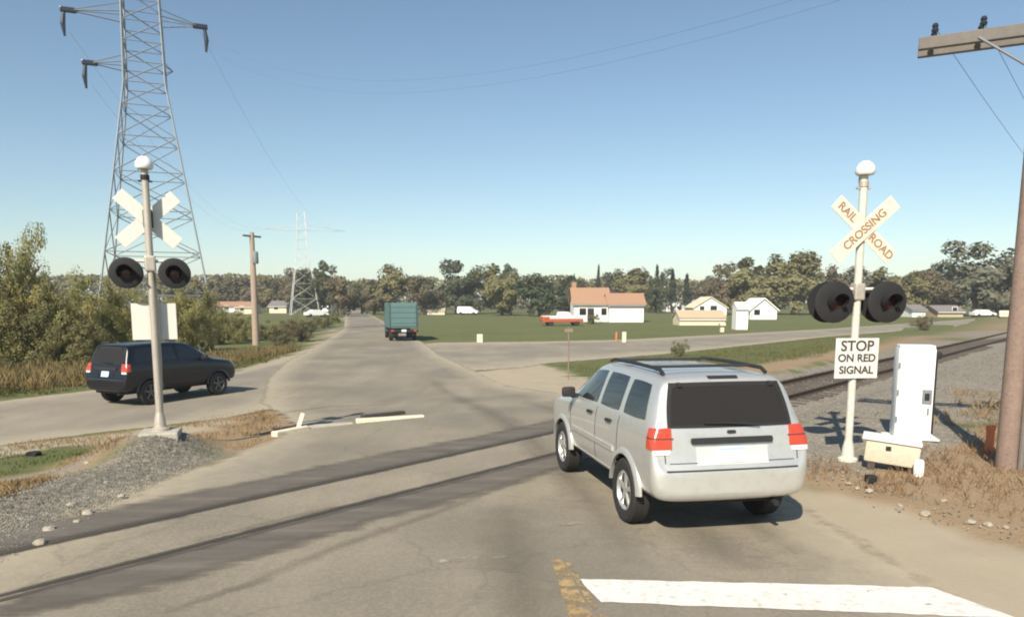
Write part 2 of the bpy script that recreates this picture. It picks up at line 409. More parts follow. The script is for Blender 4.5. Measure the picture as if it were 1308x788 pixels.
dust = mixc(t, nm, (0.37, 0.31, 0.22), (0.46, 0.395, 0.29)); dust = mixc(t, math_(t, 'MULTIPLY', nvf, 0.4), dust, (0.24, 0.2, 0.15))
vor = N(t, 'ShaderNodeTexVoronoi', Scale=22.0); t.links.new(p, vor.inputs['Vector'])
gsep = t.nodes.new('ShaderNodeSeparateColor'); t.links.new(vor.outputs['Color'], gsep.inputs[0])
gr = ramp(t, gsep.outputs[0], [(0.0, (0.17, 0.16, 0.135)), (0.5, (0.24, 0.222, 0.183)), (0.85, (0.31, 0.283, 0.232)), (1.0, (0.42, 0.38, 0.31))])
gr = mixc(t, math_(t, 'MULTIPLY', nm, 0.55), gr, (0.24, 0.185, 0.135))
c = mixc(t, sep.outputs[1], grass, dirt); c = mixc(t, sep.outputs[0], c, gr); c = mixc(t, sep.outputs[2], c, dust)
t.links.new(c, b.inputs['Base Color']); b.inputs['Roughness'].default_value = 0.95; b.inputs['Specular IOR Level'].default_value = 0.1
bump(t, b, math_(t, 'MULTIPLY', math_(t, 'ADD', vor.outputs['Distance'], math_(t, 'MULTIPLY', nvf, 0.4)), math_(t, 'SUBTRACT', 1.0, math_(t, 'MULTIPLY', sep.outputs[2], 0.85))), 0.45, 0.02)
tag(link('ground', me, m, smoothed=True), kind='structure')

# ---- roads
def resample(poly, n):
    P = [Vector(p) for p in poly]; L = [0]
    for a, b_ in zip(P, P[1:]): L.append(L[-1] + (b_ - a).length)
    out = []
    for k in range(n):
        d = L[-1] * (k / (n - 1)) ** 1.7
        i = max(j for j in range(len(L)) if L[j] <= d + 1e-9); i = min(i, len(P) - 2)
        f = (d - L[i]) / (L[i + 1] - L[i]); q = P[i].lerp(P[i + 1], f); out.append(q)
    return out
def ribbon(name, left, right, mat, dz, n=260, m_=24, warp=None):
    A, B = resample(left, n), resample(right, n); vs = []; uv = []
    for i in range(n):
        for j in range(m_ + 1):
            k = j / m_; q = A[i].lerp(B[i], k)
            vs.append((q.x, q.y)); uv.append((k, i / n))
    vs = np.array(vs); 
    V = np.column_stack([vs, H(vs[:, 0], vs[:, 1]) + dz])
    id_ = np.arange(n * (m_ + 1)).reshape(n, m_ + 1)
    q = np.stack([id_[:-1, :-1], id_[:-1, 1:], id_[1:, 1:], id_[1:, :-1]], -1).reshape(-1, 4)
    me = fast_mesh(name, V, q)
    at2 = me.color_attributes.new('across', 'FLOAT_COLOR', 'POINT')
    arr = np.ones((len(V), 4), np.float32); arr[:, 0] = [k[0] for k in uv]; at2.data.foreach_set('color', arr.ravel())
    o = tag(link(name, me, mat, smoothed=True), kind='structure'); return o

def roadmat(name, base, light, dust_edge=0.12, tracks=True):
    m, t, b = newmat(name); p = wpos(t)
    at_ = N(t, 'ShaderNodeAttribute', attribute_name='across'); sep = t.nodes.new('ShaderNodeSeparateColor'); t.links.new(at_.outputs['Color'], sep.inputs[0])
    u = sep.outputs[0]
    mp = N(t, 'ShaderNodeMapping'); t.links.new(p, mp.inputs[0]); mp.inputs['Rotation'].default_value = (0, 0, R(-11.5)); mp.inputs['Scale'].default_value = (1.0, 0.16, 1)
    st = noise(t, 1.3, 5, 0.6, mp.outputs[0]); bl = noise(t, 0.45, 5, 0.6, p); fi = noise(t, 30, 3, 0.7, p); me_ = noise(t, 3.5, 4, 0.6, p)
    c = mixc(t, ramp(t, st, [(0.3, (0, 0, 0)), (0.7, (1, 1, 1))]), base, light)
    c = mixc(t, ramp(t, bl, [(0.35, (0, 0, 0)), (0.7, (0.65, 0.65, 0.65))]), c, [x * 0.74 for x in base])
    c = mixc(t, math_(t, 'MULTIPLY', math_(t, 'SUBTRACT', fi, 0.42, True), 1.6, True), c, [x * 1.35 for x in light])
    c = mixc(t, math_(t, 'MULTIPLY', ramp(t, noise(t, 0.22, 3, 0.5, p), [(0.42, (0, 0, 0)), (0.6, (1, 1, 1))]), 0.5), c, [x * 0.80 for x in (base[0] * .95, base[1] * 1.0, base[2] * 1.1)])
    # dust swept to both edges
    e = math_(t, 'MINIMUM', u, math_(t, 'SUBTRACT', 1.0, u))
    e = math_(t, 'ADD', e, math_(t, 'MULTIPLY', math_(t, 'SUBTRACT', me_, 0.5), 0.12))
    ed = ramp(t, e, [(0.0, (1, 1, 1)), (dust_edge, (0, 0, 0))])
    c = mixc(t, ed, c, (0.40, 0.345, 0.25))
    # fine cracks
    vo = N(t, 'ShaderNodeTexVoronoi', Scale=0.42, feature='DISTANCE_TO_EDGE')
    dv = t.nodes.new('ShaderNodeVectorMath'); dv.operation = 'ADD'; nv = N(t, 'ShaderNodeTexNoise', Scale=1.2, Detail=4)
    t.links.new(p, nv.inputs['Vector']); t.links.new(p, dv.inputs[0]); t.links.new(nv.outputs['Color'], dv.inputs[1]); t.links.new(dv.outputs[0], vo.inputs['Vector'])
    cr = ramp(t, vo.outputs['Distance'], [(0.0, (0.22, 0.22, 0.22)), (0.016, (0, 0, 0))])
    c = mixc(t, cr, c, [x * 0.45 for x in base])
    t.links.new(c, b.inputs['Base Color']); b.inputs['Roughness'].default_value = 0.9; b.inputs['Specular IOR Level'].default_value = 0.25
    bump(t, b, math_(t, 'ADD', fi, me_), 0.3, 0.012)
    # the outer edge crumbles into the verge
    e2 = math_(t, 'ADD', math_(t, 'MINIMUM', u, math_(t, 'SUBTRACT', 1.0, u)), math_(t, 'MULTIPLY', math_(t, 'SUBTRACT', noise(t, 2.3, 5, 0.7, p), 0.5), 0.07))
    t.links.new(ramp(t, e2, [(0.004, (0, 0, 0)), (0.03, (1, 1, 1))]), b.inputs['Alpha'])
    return m
M['road'] = roadmat('sun_bleached_asphalt', (0.225, 0.196, 0.148), (0.31, 0.268, 0.20), 0.15)
M['side_road'] = roadmat('dusty_side_road', (0.25, 0.218, 0.168), (0.32, 0.28, 0.212), 0.2)
ribbon('road', ROAD_L, ROAD_R, M['road'], 0.012, 340, 40)
ribbon('frontage_road', FRONT_L, FRONT_R, M['side_road'], 0.006, 200, 20)
ribbon('gravel_road', GRAV_L, GRAV_R, M['side_road'], 0.004, 160, 16)

# old tar repair strips and the flangeway along both rails, inside the road only
def along_track(t0, t1, s0, s1, dz, name, mat, n=70, wob=0.0, seed=1):
    r = random.Random(seed); ph = r.random() * 9
    vs = []; fs = []
    for i in range(n):
        t_ = t0 + (t1 - t0) * i / (n - 1)
        a = wob * (math.sin(t_ * 1.7 + ph) + 0.6 * math.sin(t_ * 4.1 + ph * 2) + r.uniform(-.5, .5)); bq = wob * (math.sin(t_ * 1.3 + ph * 3) + r.uniform(-.5, .5))
        k = min(1, min(i, n - 1 - i) / 6)
        mid = (s0 + s1) / 2
        for s_ in (mid + (s0 + a - mid) * (0.35 + 0.65 * k), mid, mid + (s1 + bq - mid) * (0.35 + 0.65 * k)):
            q = tp(t_, s_); vs.append((q[0], q[1], hz(*q) + dz))
        if i: 
            c_ = 3 * i; fs += [(c_ - 3, c_ - 2, c_ + 1, c_), (c_ - 2, c_ - 1, c_ + 2, c_ + 1)]
    me = bpy.data.meshes.new(name); me.from_pydata(vs, [], fs)
    cc = me.color_attributes.new('core', 'FLOAT_COLOR', 'POINT'); arr = np.ones((len(vs), 4), np.float32)
    for i in range(n):
        e_ = min(1, min(i, n - 1 - i) / 5); arr[3 * i, :3] = 0; arr[3 * i + 2, :3] = 0; arr[3 * i + 1, :3] = e_
    cc.data.foreach_set('color', arr.ravel())
    return tag(link(name, me, mat), kind='structure')
m, t, b = newmat('tar_patch'); p = wpos(t)
mp = N(t, 'ShaderNodeMapping'); t.links.new(p, mp.inputs[0]); mp.inputs['Rotation'].default_value = (0, 0, R(-49.7)); mp.inputs['Scale'].default_value = (0.25, 1.6, 1)
n1 = noise(t, 2.0, 5, 0.65, mp.outputs[0]); n2 = noise(t, 25, 3, 0.6, p)
c = ramp(t, n1, [(0.3, (0.075, 0.066, 0.056)), (0.55, (0.125, 0.108, 0.088)), (0.75, (0.19, 0.165, 0.13))])
c = mixc(t, math_(t, 'MULTIPLY', n2, 0.35), c, (0.22, 0.19, 0.15)); t.links.new(c, b.inputs['Base Color']); b.inputs['Roughness'].default_value = 0.9
def ragged(t, b, lo=0.18, hi=0.75, amp=1.1, sc=2.2, coord=None, mx=1.0):
    # the edge of the patch wears away in ragged flakes
    a_ = N(t, 'ShaderNodeAttribute', attribute_name='core'); q = t.nodes.new('ShaderNodeSeparateColor'); t.links.new(a_.outputs['Color'], q.inputs[0])
    nn = noise(t, sc, 5, 0.7, coord or wpos(t))
    v = math_(t, 'ADD', q.outputs[0], math_(t, 'MULTIPLY', math_(t, 'SUBTRACT', nn, 0.5), amp))
    t.links.new(ramp(t, v, [(lo, (0, 0, 0)), (hi, (mx, mx, mx))]), b.inputs['Alpha'])
ragged(t, b, 0.10, 0.62, 1.0, 2.2, mp.outputs[0], 0.95)
bump(t, b, n2, 0.3, 0.01); M['tar'] = m
G2 = 0.7175
along_track(-8.4, 7.2, G2 - 0.22, G2 + 0.95, 0.017, 'tar_strip', M['tar'], 90, 0.05, 1)
along_track(-8.0, 7.0, -G2 - 0.80, -G2 + 0.24, 0.0174, 'tar_strip', M['tar'], 90, 0.05, 2)
M['groove'] = plain('flangeway', (0.05, 0.043, 0.036), 0.9)
M['kerb_dark'] = plain('dark_kerb_bar', (0.05, 0.043, 0.036), 0.9)
ragged(M['groove'].node_tree, M['groove'].node_tree.nodes['Principled BSDF'], 0.0, 0.8, 0.9, 3.0, None, 0.85)
along_track(-8.6, 7.0, G2 - 0.20, G2 - 0.03, 0.022, 'flangeway', M['groove'], 60, 0.004, 3)
along_track(-8.6, 7.0, -G2 + 0.03, -G2 + 0.20, 0.022, 'flangeway', M['groove'], 60, 0.004, 4)
M['skid'] = worn('dark_stain', (0.12, 0.103, 0.083), 0.9, 0, 0.3, 1.5)
ragged(M['skid'].node_tree, M['skid'].node_tree.nodes['Principled BSDF'], 0.1, 1.1, 0.9, 3.0, None, 0.28)
M['oil_stain'] = worn('oil_stain', (0.10, 0.09, 0.075), 0.7, 0, 0.3, 1.5)
ragged(M['oil_stain'].node_tree, M['oil_stain'].node_tree.nodes['Principled BSDF'], 0.2, 1.1, 0.9, 2.0, None, 0.35)
def stain(pts, wd, name='tyre_mark', mat='skid', dz=0.0165):
    vs = []; fs = []; n = 30; P = [Vector(q) for q in pts]; core = []
    for i in range(n):
        k = i / (n - 1) * (len(P) - 1); j = min(int(k), len(P) - 2); q = P[j].lerp(P[j + 1], k - j)
        d = (P[j + 1] - P[j]).normalized(); o_ = Vector((-d.y, d.x)) * wd * random.uniform(.8, 1.2)
        for e in (q - o_, q, q + o_): vs.append((e.x, e.y, hz(e.x, e.y) + dz))
        core += [0, math.sin(math.pi * i / (n - 1)) ** .5, 0]
        if i:
            c_ = 3 * i; fs += [(c_ - 3, c_ - 2, c_ + 1, c_), (c_ - 2, c_ - 1, c_ + 2, c_ + 1)]
    me = bpy.data.meshes.new(name); me.from_pydata(vs, [], fs)
    cc = me.color_attributes.new('core', 'FLOAT_COLOR', 'POINT'); arr = np.ones((len(vs), 4), np.float32); arr[:, :3] = np.array(core)[:, None]; cc.data.foreach_set('color', arr.ravel())
    tag(link(name, me, M[mat]), kind='structure')
stain([(1.2, 6.6), (1.0, 9), (0.4, 13), (-1.2, 20), (-3.4, 30)], 0.42)
stain([(2.9, 6.5), (2.6, 9.5), (2.0, 13), (0.2, 20)], 0.42)
stain([(2.2, 6.6), (2.1, 7.4), (1.95, 8.4)], 0.5, 'oil_stain', dz=0.0170)
stain([(0.2, 5.0), (0.0, 7), (-.1, 9)], 0.5, 'oil_stain', dz=0.0168)
stain([at(700, 600, 0), at(560, 655, 0), at(430, 700, 0), at(250, 775, 0)], 0.14, dz=0.0172)
stain([at(200, 788, 0), at(290, 757, 0), at(350, 741, 0)], 0.10)
stain([at(285, 545, -.2), at(345, 522, -.3), at(420, 512, -.3), at(520, 514, -.3)], 0.22)
stain([at(215, 700, 0), at(420, 650, 0), at(560, 632, 0)], 0.10)
# painted marks
M['line_white'] = worn('road_paint_white', (0.74, 0.72, 0.66), 0.75, 0, 0.08, 2.0, (0.36, 0.32, 0.26), 0.42)
M['line_yellow'] = worn('road_paint_yellow', (0.42, 0.29, 0.13), 0.8, 0, 0.3, 3, (0.24, 0.205, 0.15), 1.0)
M['line_faint'] = worn('worn_road_paint', (0.36, 0.325, 0.26), 0.85, 0, 0.1, 3, (0.25, 0.22, 0.17), 0.9)
for k_, lo_, hi_ in (('line_white', .30, .37), ('line_yellow', .40, .56), ('line_faint', .42, .62)):
    t = M[k_].node_tree; t.links.new(ramp(t, noise(t, 5.0, 6, 0.72, wpos(t)), [(lo_, (0, 0, 0)), (hi_, (1, 1, 1))]), t.nodes['Principled BSDF'].inputs['Alpha'])
def mark(name, quad, mat, dz=0.0185, n=30):
    a, b_, c_, d = [Vector(q) for q in quad]; vs = []; fs = []
    for i in range(n + 1):
        k = i / n; j1, j2 = (random.uniform(-.012, .012) for _ in range(2))
        for e in (a.lerp(b_, k) + Vector((0, j1)), d.lerp(c_, k) + Vector((0, j2))): vs.append((e.x, e.y, hz(e.x, e.y) + dz))
        if i: fs.append((2 * i - 2, 2 * i, 2 * i + 1, 2 * i - 1))
    me = bpy.data.meshes.new(name); me.from_pydata(vs, [], fs); return tag(link(name, me, M[mat]), kind='structure')
mark('stop_line', [at(738, 741, 0), at(1190, 752, 0), at(1300, 792, 0), at(768, 771, 0)], 'line_white')
mark('centre_line', [at(704, 716, 0), at(718, 716, 0), at(760, 795, 0), at(728, 795, 0)], 'line_yellow')
mark('centre_line', [at(722, 720, 0), at(728, 720, 0), at(778, 800, 0), at(768, 800, 0)], 'line_yellow')
mark('worn_mark', [at(708, 667, 0), at(748, 669, 0), at(752, 673, 0), at(712, 673, 0)], 'line_faint')
mark('worn_mark', [at(560, 716, 0), at(648, 709, 0), at(650, 713, 0), at(562, 721, 0)], 'line_faint')
mark('edge_line', [(1.3, 21.5), (1.2, 21.5), (-0.35, 26.2), (-0.2, 26.2)], 'line_faint')

# ------------------------------------------------------------------ railway track
track = tag(empty('railway_track', (*tp(0, 0), 0.0)), 'rusty railway track crossing the road and running off behind the white cabinet', 'railway track')
o0 = Vector((*tp(0, 0), 0))
def rail_mesh(sgn, t0, t1, prof, dz):
    vs = []; fs = []; n = max(2, int((t1 - t0) / 1.2)); k = len(prof)
    for i in range(n + 1):
        t_ = t0 + (t1 - t0) * i / n
        for (ds, z) in prof:
            q = tp(t_, sgn * G2 + ds); vs.append((q[0] - o0.x, q[1] - o0.y, z + dz))
        if i:
            for j in range(k):
                a = (i - 1) * k + j; b_ = (i - 1) * k + (j + 1) % k; fs.append((a, b_, b_ + k, a + k))
    fs += [tuple(range(k)), tuple(range(n * k, n * k + k))]
    me = bpy.data.meshes.new('rail'); me.from_pydata(vs, [], fs)
    bm = bmesh.new(); bm.from_mesh(me); bmesh.ops.recalc_face_normals(bm, faces=bm.faces); bm.to_mesh(me); bm.free(); return me
PROF = [(-.07, -.16), (.07, -.16), (.065, -.145), (.012, -.12), (.012, -.045), (.036, -.03), (.036, -.002), (-.036, -.002), (-.036, -.03), (-.012, -.045), (-.012, -.12), (-.065, -.145)]
for sg in (1, -1):
    ra = link('rail', rail_mesh(sg, -30, 170, PROF, 0.016), M['rail'], track)
    link('rail_head', rail_mesh(sg, -30, 170, [(-.030, 0), (.030, 0), (.026, .004), (-.026, .004)], 0.016), M['rail_top'], ra)
tb = None; cnt = 0
for t_ in list(np.arange(6.9, 60, 0.55)) + list(np.arange(-8.8, -12, -0.55)):
    if cnt >= 100: break
    q = tp(t_, random.uniform(-.06, .06)); rz = math.atan2(NN.y, NN.x) + random.uniform(-.02, .02)
    if tb is None:
        tb = MB().bbox((0, 0, 0), (2.55, 0.23, 0.16), 0.015).mesh('tie')
    o = link('tie', tb, M['tie'], track, loc=(q[0] - o0.x, q[1] - o0.y, -0.20), rot=(0, 0, rz)); cnt += 1
mb = MB()
for t_ in np.arange(60.2, 165, 0.55):
    q = tp(t_, 0); mb.box((q[0] - o0.x, q[1] - o0.y, -0.20), (2.5, 0.23, 0.16), Matrix.Rotation(math.atan2(NN.y, NN.x), 3, 'Z'))
tag(mb.build('tie', M['tie'], track), kind='stuff')

# ------------------------------------------------------------------ vehicles
def eval_mesh(o):
    dg = bpy.context.evaluated_depsgraph_get()
    return bpy.data.meshes.new_from_object(o.evaluated_get(dg))
def loft(stations):
    vs = []; fs = []
    for (y, w_, zb, zsh, zbe, wb, wr, zt) in stations:
        half = [(w_ - .14, zb), (w_ - .03, zb + .07), (w_, zb + .24 if zb + .24 < zsh - .1 else (zb + zsh) / 2), (w_, zsh - .04), (wb, zbe), (wr, zt - .07), (wr - .09, zt - .012)]
        ring = [(0, zb)] + half + [(0, zt)] + [(-x, z) for x, z in half[::-1]]
        vs += [(x, y, z) for x, z in ring]
    k = len(ring)
    for i in range(len(stations) - 1):
        for j in range(k):
            a = i * k + j; b_ = i * k + (j + 1) % k; fs.append((a, b_, b_ + k, a + k))
    n0 = 0; n1 = (len(stations) - 1) * k
    for base in (n0, n1):
        h = k // 2     # cap as quads across
        for j in range(h - 1 + 1):
            a, b_, c_, d = base + j, base + j + 1, base + (k - j - 1) % k, base + (k - j) % k
            q = []
            for e in (a, b_, c_, d):
                if e not in q: q.append(e)
            if len(q) >= 3: fs.append(tuple(q))
    me = bpy.data.meshes.new('body'); me.from_pydata(vs, [], fs)
    bm = bmesh.new(); bm.from_mesh(me); bmesh.ops.recalc_face_normals(bm, faces=bm.faces); bm.to_mesh(me); bm.free()
    return me
def solid_body(stations, paint, well, wheels, rw, sub=2):
    me = loft(stations); me.materials.append(paint); me.materials.append(well)
    o = bpy.data.objects.new('body', me); COL.objects.link(o)
    if sub:
        s = o.modifiers.new('s', 'SUBSURF'); s.levels = sub; s.render_levels = sub
    cuts = MB()
    for (x, y, z) in wheels:
        sx = 1 if x > 0 else -1
        pr = [(rw, x - sx * .30), (rw, x + sx * .5)]
        cuts.lathe(pr, (0, y, z), 'X', 28)
    cme = cuts.mesh('cut'); cme.materials.append(paint); cme.materials.append(well)
    for pl in cme.polygons: pl.material_index = 1
    co = bpy.data.objects.new('cut', cme); COL.objects.link(co)
    bo = o.modifiers.new('b', 'BOOLEAN'); bo.object = co; bo.operation = 'DIFFERENCE'; bo.solver = 'EXACT'
    bpy.context.view_layer.update()
    res = eval_mesh(o)
    bpy.data.objects.remove(o); bpy.data.objects.remove(co)
    res.name = 'body'; res.shade_smooth(); res.set_sharp_from_angle(angle=R(38))
    bm = bmesh.new(); bm.from_mesh(res); bvh = BVHTree.FromBMesh(bm); bm.free()
    return res, bvh
def project(bvh, axis_, quad, off=0.006, nu=10, nv=8, thick=0.02, rnd=0.0):
    """a thin panel lying on the body: quad corners in the two coordinates seen along axis_ ('x+','x-','y-','y+','z+')"""
    a, b_, c_, d = [Vector(q) for q in quad]
    O = {'x+': lambda p: (Vector((4, p.x, p.y)), Vector((-1, 0, 0))), 'x-': lambda p: (Vector((-4, p.x, p.y)), Vector((1, 0, 0))),
         'y-': lambda p: (Vector((p.x, -9, p.y)), Vector((0, 1, 0))), 'y+': lambda p: (Vector((p.x, 12, p.y)), Vector((0, -1, 0))),
         'd+': lambda p: (Vector((.86 + .7071 * p.x + 2.1, -.80 + .7071 * p.x - 2.1, p.y)), Vector((-.7071, .7071, 0))),
         'd-': lambda p: (Vector((-.86 - .7071 * p.x - 2.1, -.80 + .7071 * p.x - 2.1, p.y)), Vector((.7071, .7071, 0))),
         'z+': lambda p: (Vector((p.x, p.y, 5)), Vector((0, 0, -1)))}[axis_]
    top = []; low = []
    for i in range(nu + 1):
        for j in range(nv + 1):
            fu, fv = i / nu, j / nv
            if rnd:
                uu, vv = fu * 2 - 1, fv * 2 - 1
                uu, vv = uu * math.sqrt(1 - rnd * vv * vv / 2), vv * math.sqrt(1 - rnd * uu * uu / 2)
                fu, fv = (uu + 1) / 2, (vv + 1) / 2
            p_ = a.lerp(b_, fu).lerp(d.lerp(c_, fu), fv)
            o_, di = O(p_); loc, nor, _, _ = bvh.ray_cast(o_, di)
            for _ in range(40):
                if loc is not None: break
                p_ = Vector((p_.x * .99, p_.y)); o_, di = O(p_); loc, nor, _i, _d = bvh.ray_cast(o_, di)
            if loc is None: loc = top[-1] if top else Vector((0, 0, 0)); nor = -di
            if nor.dot(di) > 0: nor = -nor
            top.append(loc + (nor * 0.6 - di * 0.4).normalized() * off); low.append(loc + di * thick)
    W = nv + 1; vs = top + low; n = len(top); fs = []
    for i in range(nu):
        for j in range(nv):
            q = (i * W + j, (i + 1) * W + j, (i + 1) * W + j + 1, i * W + j + 1); fs.append(q)
    rim = [i * W for i in range(nu + 1)] + [nu * W + j for j in range(1, W)] + [i * W + nv for i in range(nu - 1, -1, -1)] + [j for j in range(nv - 1, 0, -1)]
    for k in range(len(rim)):
        e, f_ = rim[k], rim[(k + 1) % len(rim)]; fs.append((e, f_, f_ + n, e + n))
    m_ = MB(); m_.add(vs, fs); return m_
def wheel(parent, x, y, z, r, wdt, spokes=5, rim='alloy'):
    s = 1 if x > 0 else -1
    m_ = MB(); rr = r * 0.64
    m_.lathe([(rr, -wdt * .35), (rr, wdt * .38), (rr * .93, wdt * .42), (rr * .86, wdt * .30), (rr * .80, wdt * .05), (0.02, wdt * .05)], (0, 0, 0), 'X', 28)
    m_.lathe([(0, wdt * .36), (rr * .20, wdt * .34), (rr * .24, wdt * .05)], (0, 0, 0), 'X', 16)
    for k in range(spokes):
        a = 2 * math.pi * k / spokes
        rot = Matrix.Rotation(a, 3, 'X')
        m_.bbox(rot @ Vector((wdt * .24, 0, rr * .53)), (wdt * .22, rr * .24, rr * .78), 0.01, rot)
    wh = m_.build('wheel', M[rim], parent, 35)
    wh.location = (x, y, z); wh.scale = (s, 1, 1)
    tw = wdt / 2
    MB().lathe([(rr * .98, -tw * .8), (r * .80, -tw), (r * .93, -tw * .95), (r, -tw * .70), (r * 1.0, 0), (r, tw * .70), (r * .93, tw * .95), (r * .80, tw), (rr * 1.0, tw * .86), (rr * .96, tw * .5)], (0, 0, 0), 'X', 32).build('tyre', M['rubber'], wh, 40)
    MB().lathe([(rr * .78, -wdt * .3), (rr * .78, wdt * .035)], (0, 0, 0), 'X', 24).build('brake_disc', M['trim'], wh)
    return wh

ZK = lambda z: z + .095 if z < 1.12 else 1.215 + (z - 1.12) * .87
SUV = [(-.875, .70, .42, .55, .60, .66, .56, .64), (-.86, .80, .36, .61, .67, .78, .70, .71), (-.825, .865, .33, .68, .73, .84, .79, .76), (-.785, .885, .32, .80, .90, .865, .81, .94),
       (-.765, .89, .32, .90, 1.02, .868, .80, 1.09), (-.66, .89, .31, .93, 1.06, .866, .765, 1.36), (-.575, .89, .31, .93, 1.07, .866, .73, 1.60), (-.53, .89, .31, .93, 1.07, .866, .715, 1.68), (-.40, .89, .30, .93, 1.07, .866, .71, 1.70),
       (0.1, .89, .30, .93, 1.07, .866, .70, 1.72), (0.9, .89, .30, .93, 1.07, .866, .69, 1.73), (1.45, .89, .30, .93, 1.07, .866, .68, 1.70), (1.80, .89, .30, .93, 1.07, .866, .66, 1.62),
       (2.48, .89, .30, .92, 1.05, .855, .70, 1.15), (2.62, .89, .30, .92, 1.04, .85, .72, 1.09), (3.1, .88, .31, .90, .99, .82, .68, 1.05), (3.40, .84, .33, .84, .91, .77, .62, .96), (3.50, .77, .36, .70, .78, .70, .58, .84), (3.535, .66, .42, .56, .62, .60, .52, .68)]
def make_suv(root, paint, glass_side, rear_glass, sx=1.0, sy=1.0, sz=1.0, rack=True, silver=True):
    st = [(y * sy, w_ * sx, ZK(zb) * sz, ZK(a) * sz, ZK(c_) * sz, d * sx, e * sx, ZK(f) * sz) for (y, w_, zb, a, c_, d, e, f) in SUV]
    r = 0.365; wx, wz = .80 * sx, r
    axles = (0.0, 2.62 * sy)
    wl = [(s * wx, y, wz) for s in (1, -1) for y in axles]
    res, bvh = solid_body(st, M[paint], M['flat_black'], wl, r + .055)
    body = link('body', res, None, root)
    P = lambda ax, q: [(a * (sy if ax[0] == 'x' else sx), ZK(c_) * sz) for a, c_ in q]
    def panel(name, ax, q, mat, parent=root, **kw): return project(bvh, ax, P(ax, q), **kw).build(name, M[mat], parent, 40)
    for ax in ('x+', 'x-'):
        panel('side_window', ax, [(-.48, 1.14), (.20, 1.13), (.20, 1.58), (-.34, 1.57)], glass_side, rnd=.18)
        panel('side_window', ax, [(.34, 1.13), (1.02, 1.12), (1.00, 1.59), (.34, 1.59)], glass_side, rnd=.15)
        panel('side_window', ax, [(1.14, 1.12), (2.12, 1.10), (1.72, 1.54), (1.14, 1.59)], glass_side, rnd=.12)
        for yy, lo in ((.28, .52), (1.10, .42), (2.22, .42)):
            panel('door_seam', ax, [(yy - .006, lo), (yy + .006, lo), (yy + .006, 1.08), (yy - .006, 1.08)], 'seam', nu=1, nv=14, off=.0025, thick=.01)
        panel('sill_trim', ax, [(.44, .34), (2.16, .34), (2.16, .40), (.44, .40)], 'trim' if not silver else 'silver_paint', nu=20, nv=2, off=.012)
        panel('door_moulding', ax, [(.40, .64), (2.14, .62), (2.14, .68), (.40, .70)], paint, nu=20, nv=2, off=.016)
        for yy in (.50, 1.24):
            panel('door_handle', ax, [(yy, .965), (yy + .18, .96), (yy + .18, .995), (yy, 1.0)], 'trim', nu=5, nv=2, off=.028)
        s = 1 if ax == 'x+' else -1
        mi = MB().bbox((s * .975 * sx, 2.02 * sy, ZK(1.16) * sz), (.19, .09, .14), .04).build('mirror', M['trim'], root, 40)
        MB().box((s * .88 * sx, 2.03 * sy, ZK(1.10) * sz), (.10, .05, .06)).build('mirror_arm', M['trim'], mi)
        # wheel-arch lips
        for y in axles:
            m_ = MB(); n = 18; rr = r + .055
            for k in range(n + 1):
                a = math.pi * (.03 + .94 * k / n)
                m_.v += [Vector((s * xx, y + rad * math.cos(a), wz + rad * math.sin(a))) for xx, rad in ((.86 * sx, rr), (.912 * sx, rr), (.912 * sx, rr + .03), (.89 * sx, rr + .07), (.86 * sx, rr + .07))]
                if k:
                    for j in range(5):
                        e = (k - 1) * 5 + j; f_ = (k - 1) * 5 + (j + 1) % 5; m_.f.append((e, f_, f_ + 5, e + 5))
            m_.build('wheel_arch', M[paint], root, 50)
    sl_ = panel('window_seal', 'y-', [(-.72, 1.09), (.72, 1.09), (.64, 1.61), (-.64, 1.61)], 'flat_black', rnd=.10, nu=18, off=.008)
    rw_ = panel('rear_window', 'y-', [(-.675, 1.125), (.675, 1.125), (.60, 1.565), (-.60, 1.565)], rear_glass, sl_, rnd=.10, nu=18, off=.012)
    m_ = MB().tube([(.30 * sx, -.80 * sy, ZK(1.12) * sz), (-.02, -.775 * sy, ZK(1.14) * sz), (-.30 * sx, -.765 * sy, ZK(1.145) * sz)], .011, 6).build('wiper', M['trim'], rw_)
    panel('windscreen', 'y+', [(-.74, 1.14), (.74, 1.14), (.60, 1.60), (-.60, 1.60)], 'glass', rnd=.08, nu=18)
    panel('high_stop_light', 'y-', [(-.17, 1.645), (.17, 1.645), (.17, 1.672), (-.17, 1.672)], 'trim', nu=6, nv=2, off=.012)
    for xx in (-.52, .52): MB().bbox((xx * sx, -.585 * sy, ZK(1.585) * sz), (.05, .06, .05), .01).build('glass_hinge', M['trim'], root)
    panel('tailgate_handle', 'y-', [(-.46, .925), (.46, .925), (.46, .99), (-.46, .99)], 'trim', nu=12, nv=3, off=.028, rnd=.08)
    panel('plate_recess', 'y-', [(-.40, .715), (.40, .715), (.40, .895), (-.40, .895)], 'bright_silver' if silver else paint, nu=10, nv=4, off=.004)
    pl = panel('licence_plate', 'y-', [(-.155, .735), (.155, .735), (.155, .885), (-.155, .885)], 'plate', nu=6, nv=4, off=.016)
    panel('plate_band', 'y-', [(-.15, .86), (.15, .86), (.15, .88), (-.15, .88)], 'plate_blue', pl, nu=6, nv=1, off=.019)
    panel('emblem', 'y-', [(-.05, 1.025), (.05, 1.025), (.05, 1.06), (-.05, 1.06)], 'trim', nu=5, nv=3, off=.012, rnd=.5)
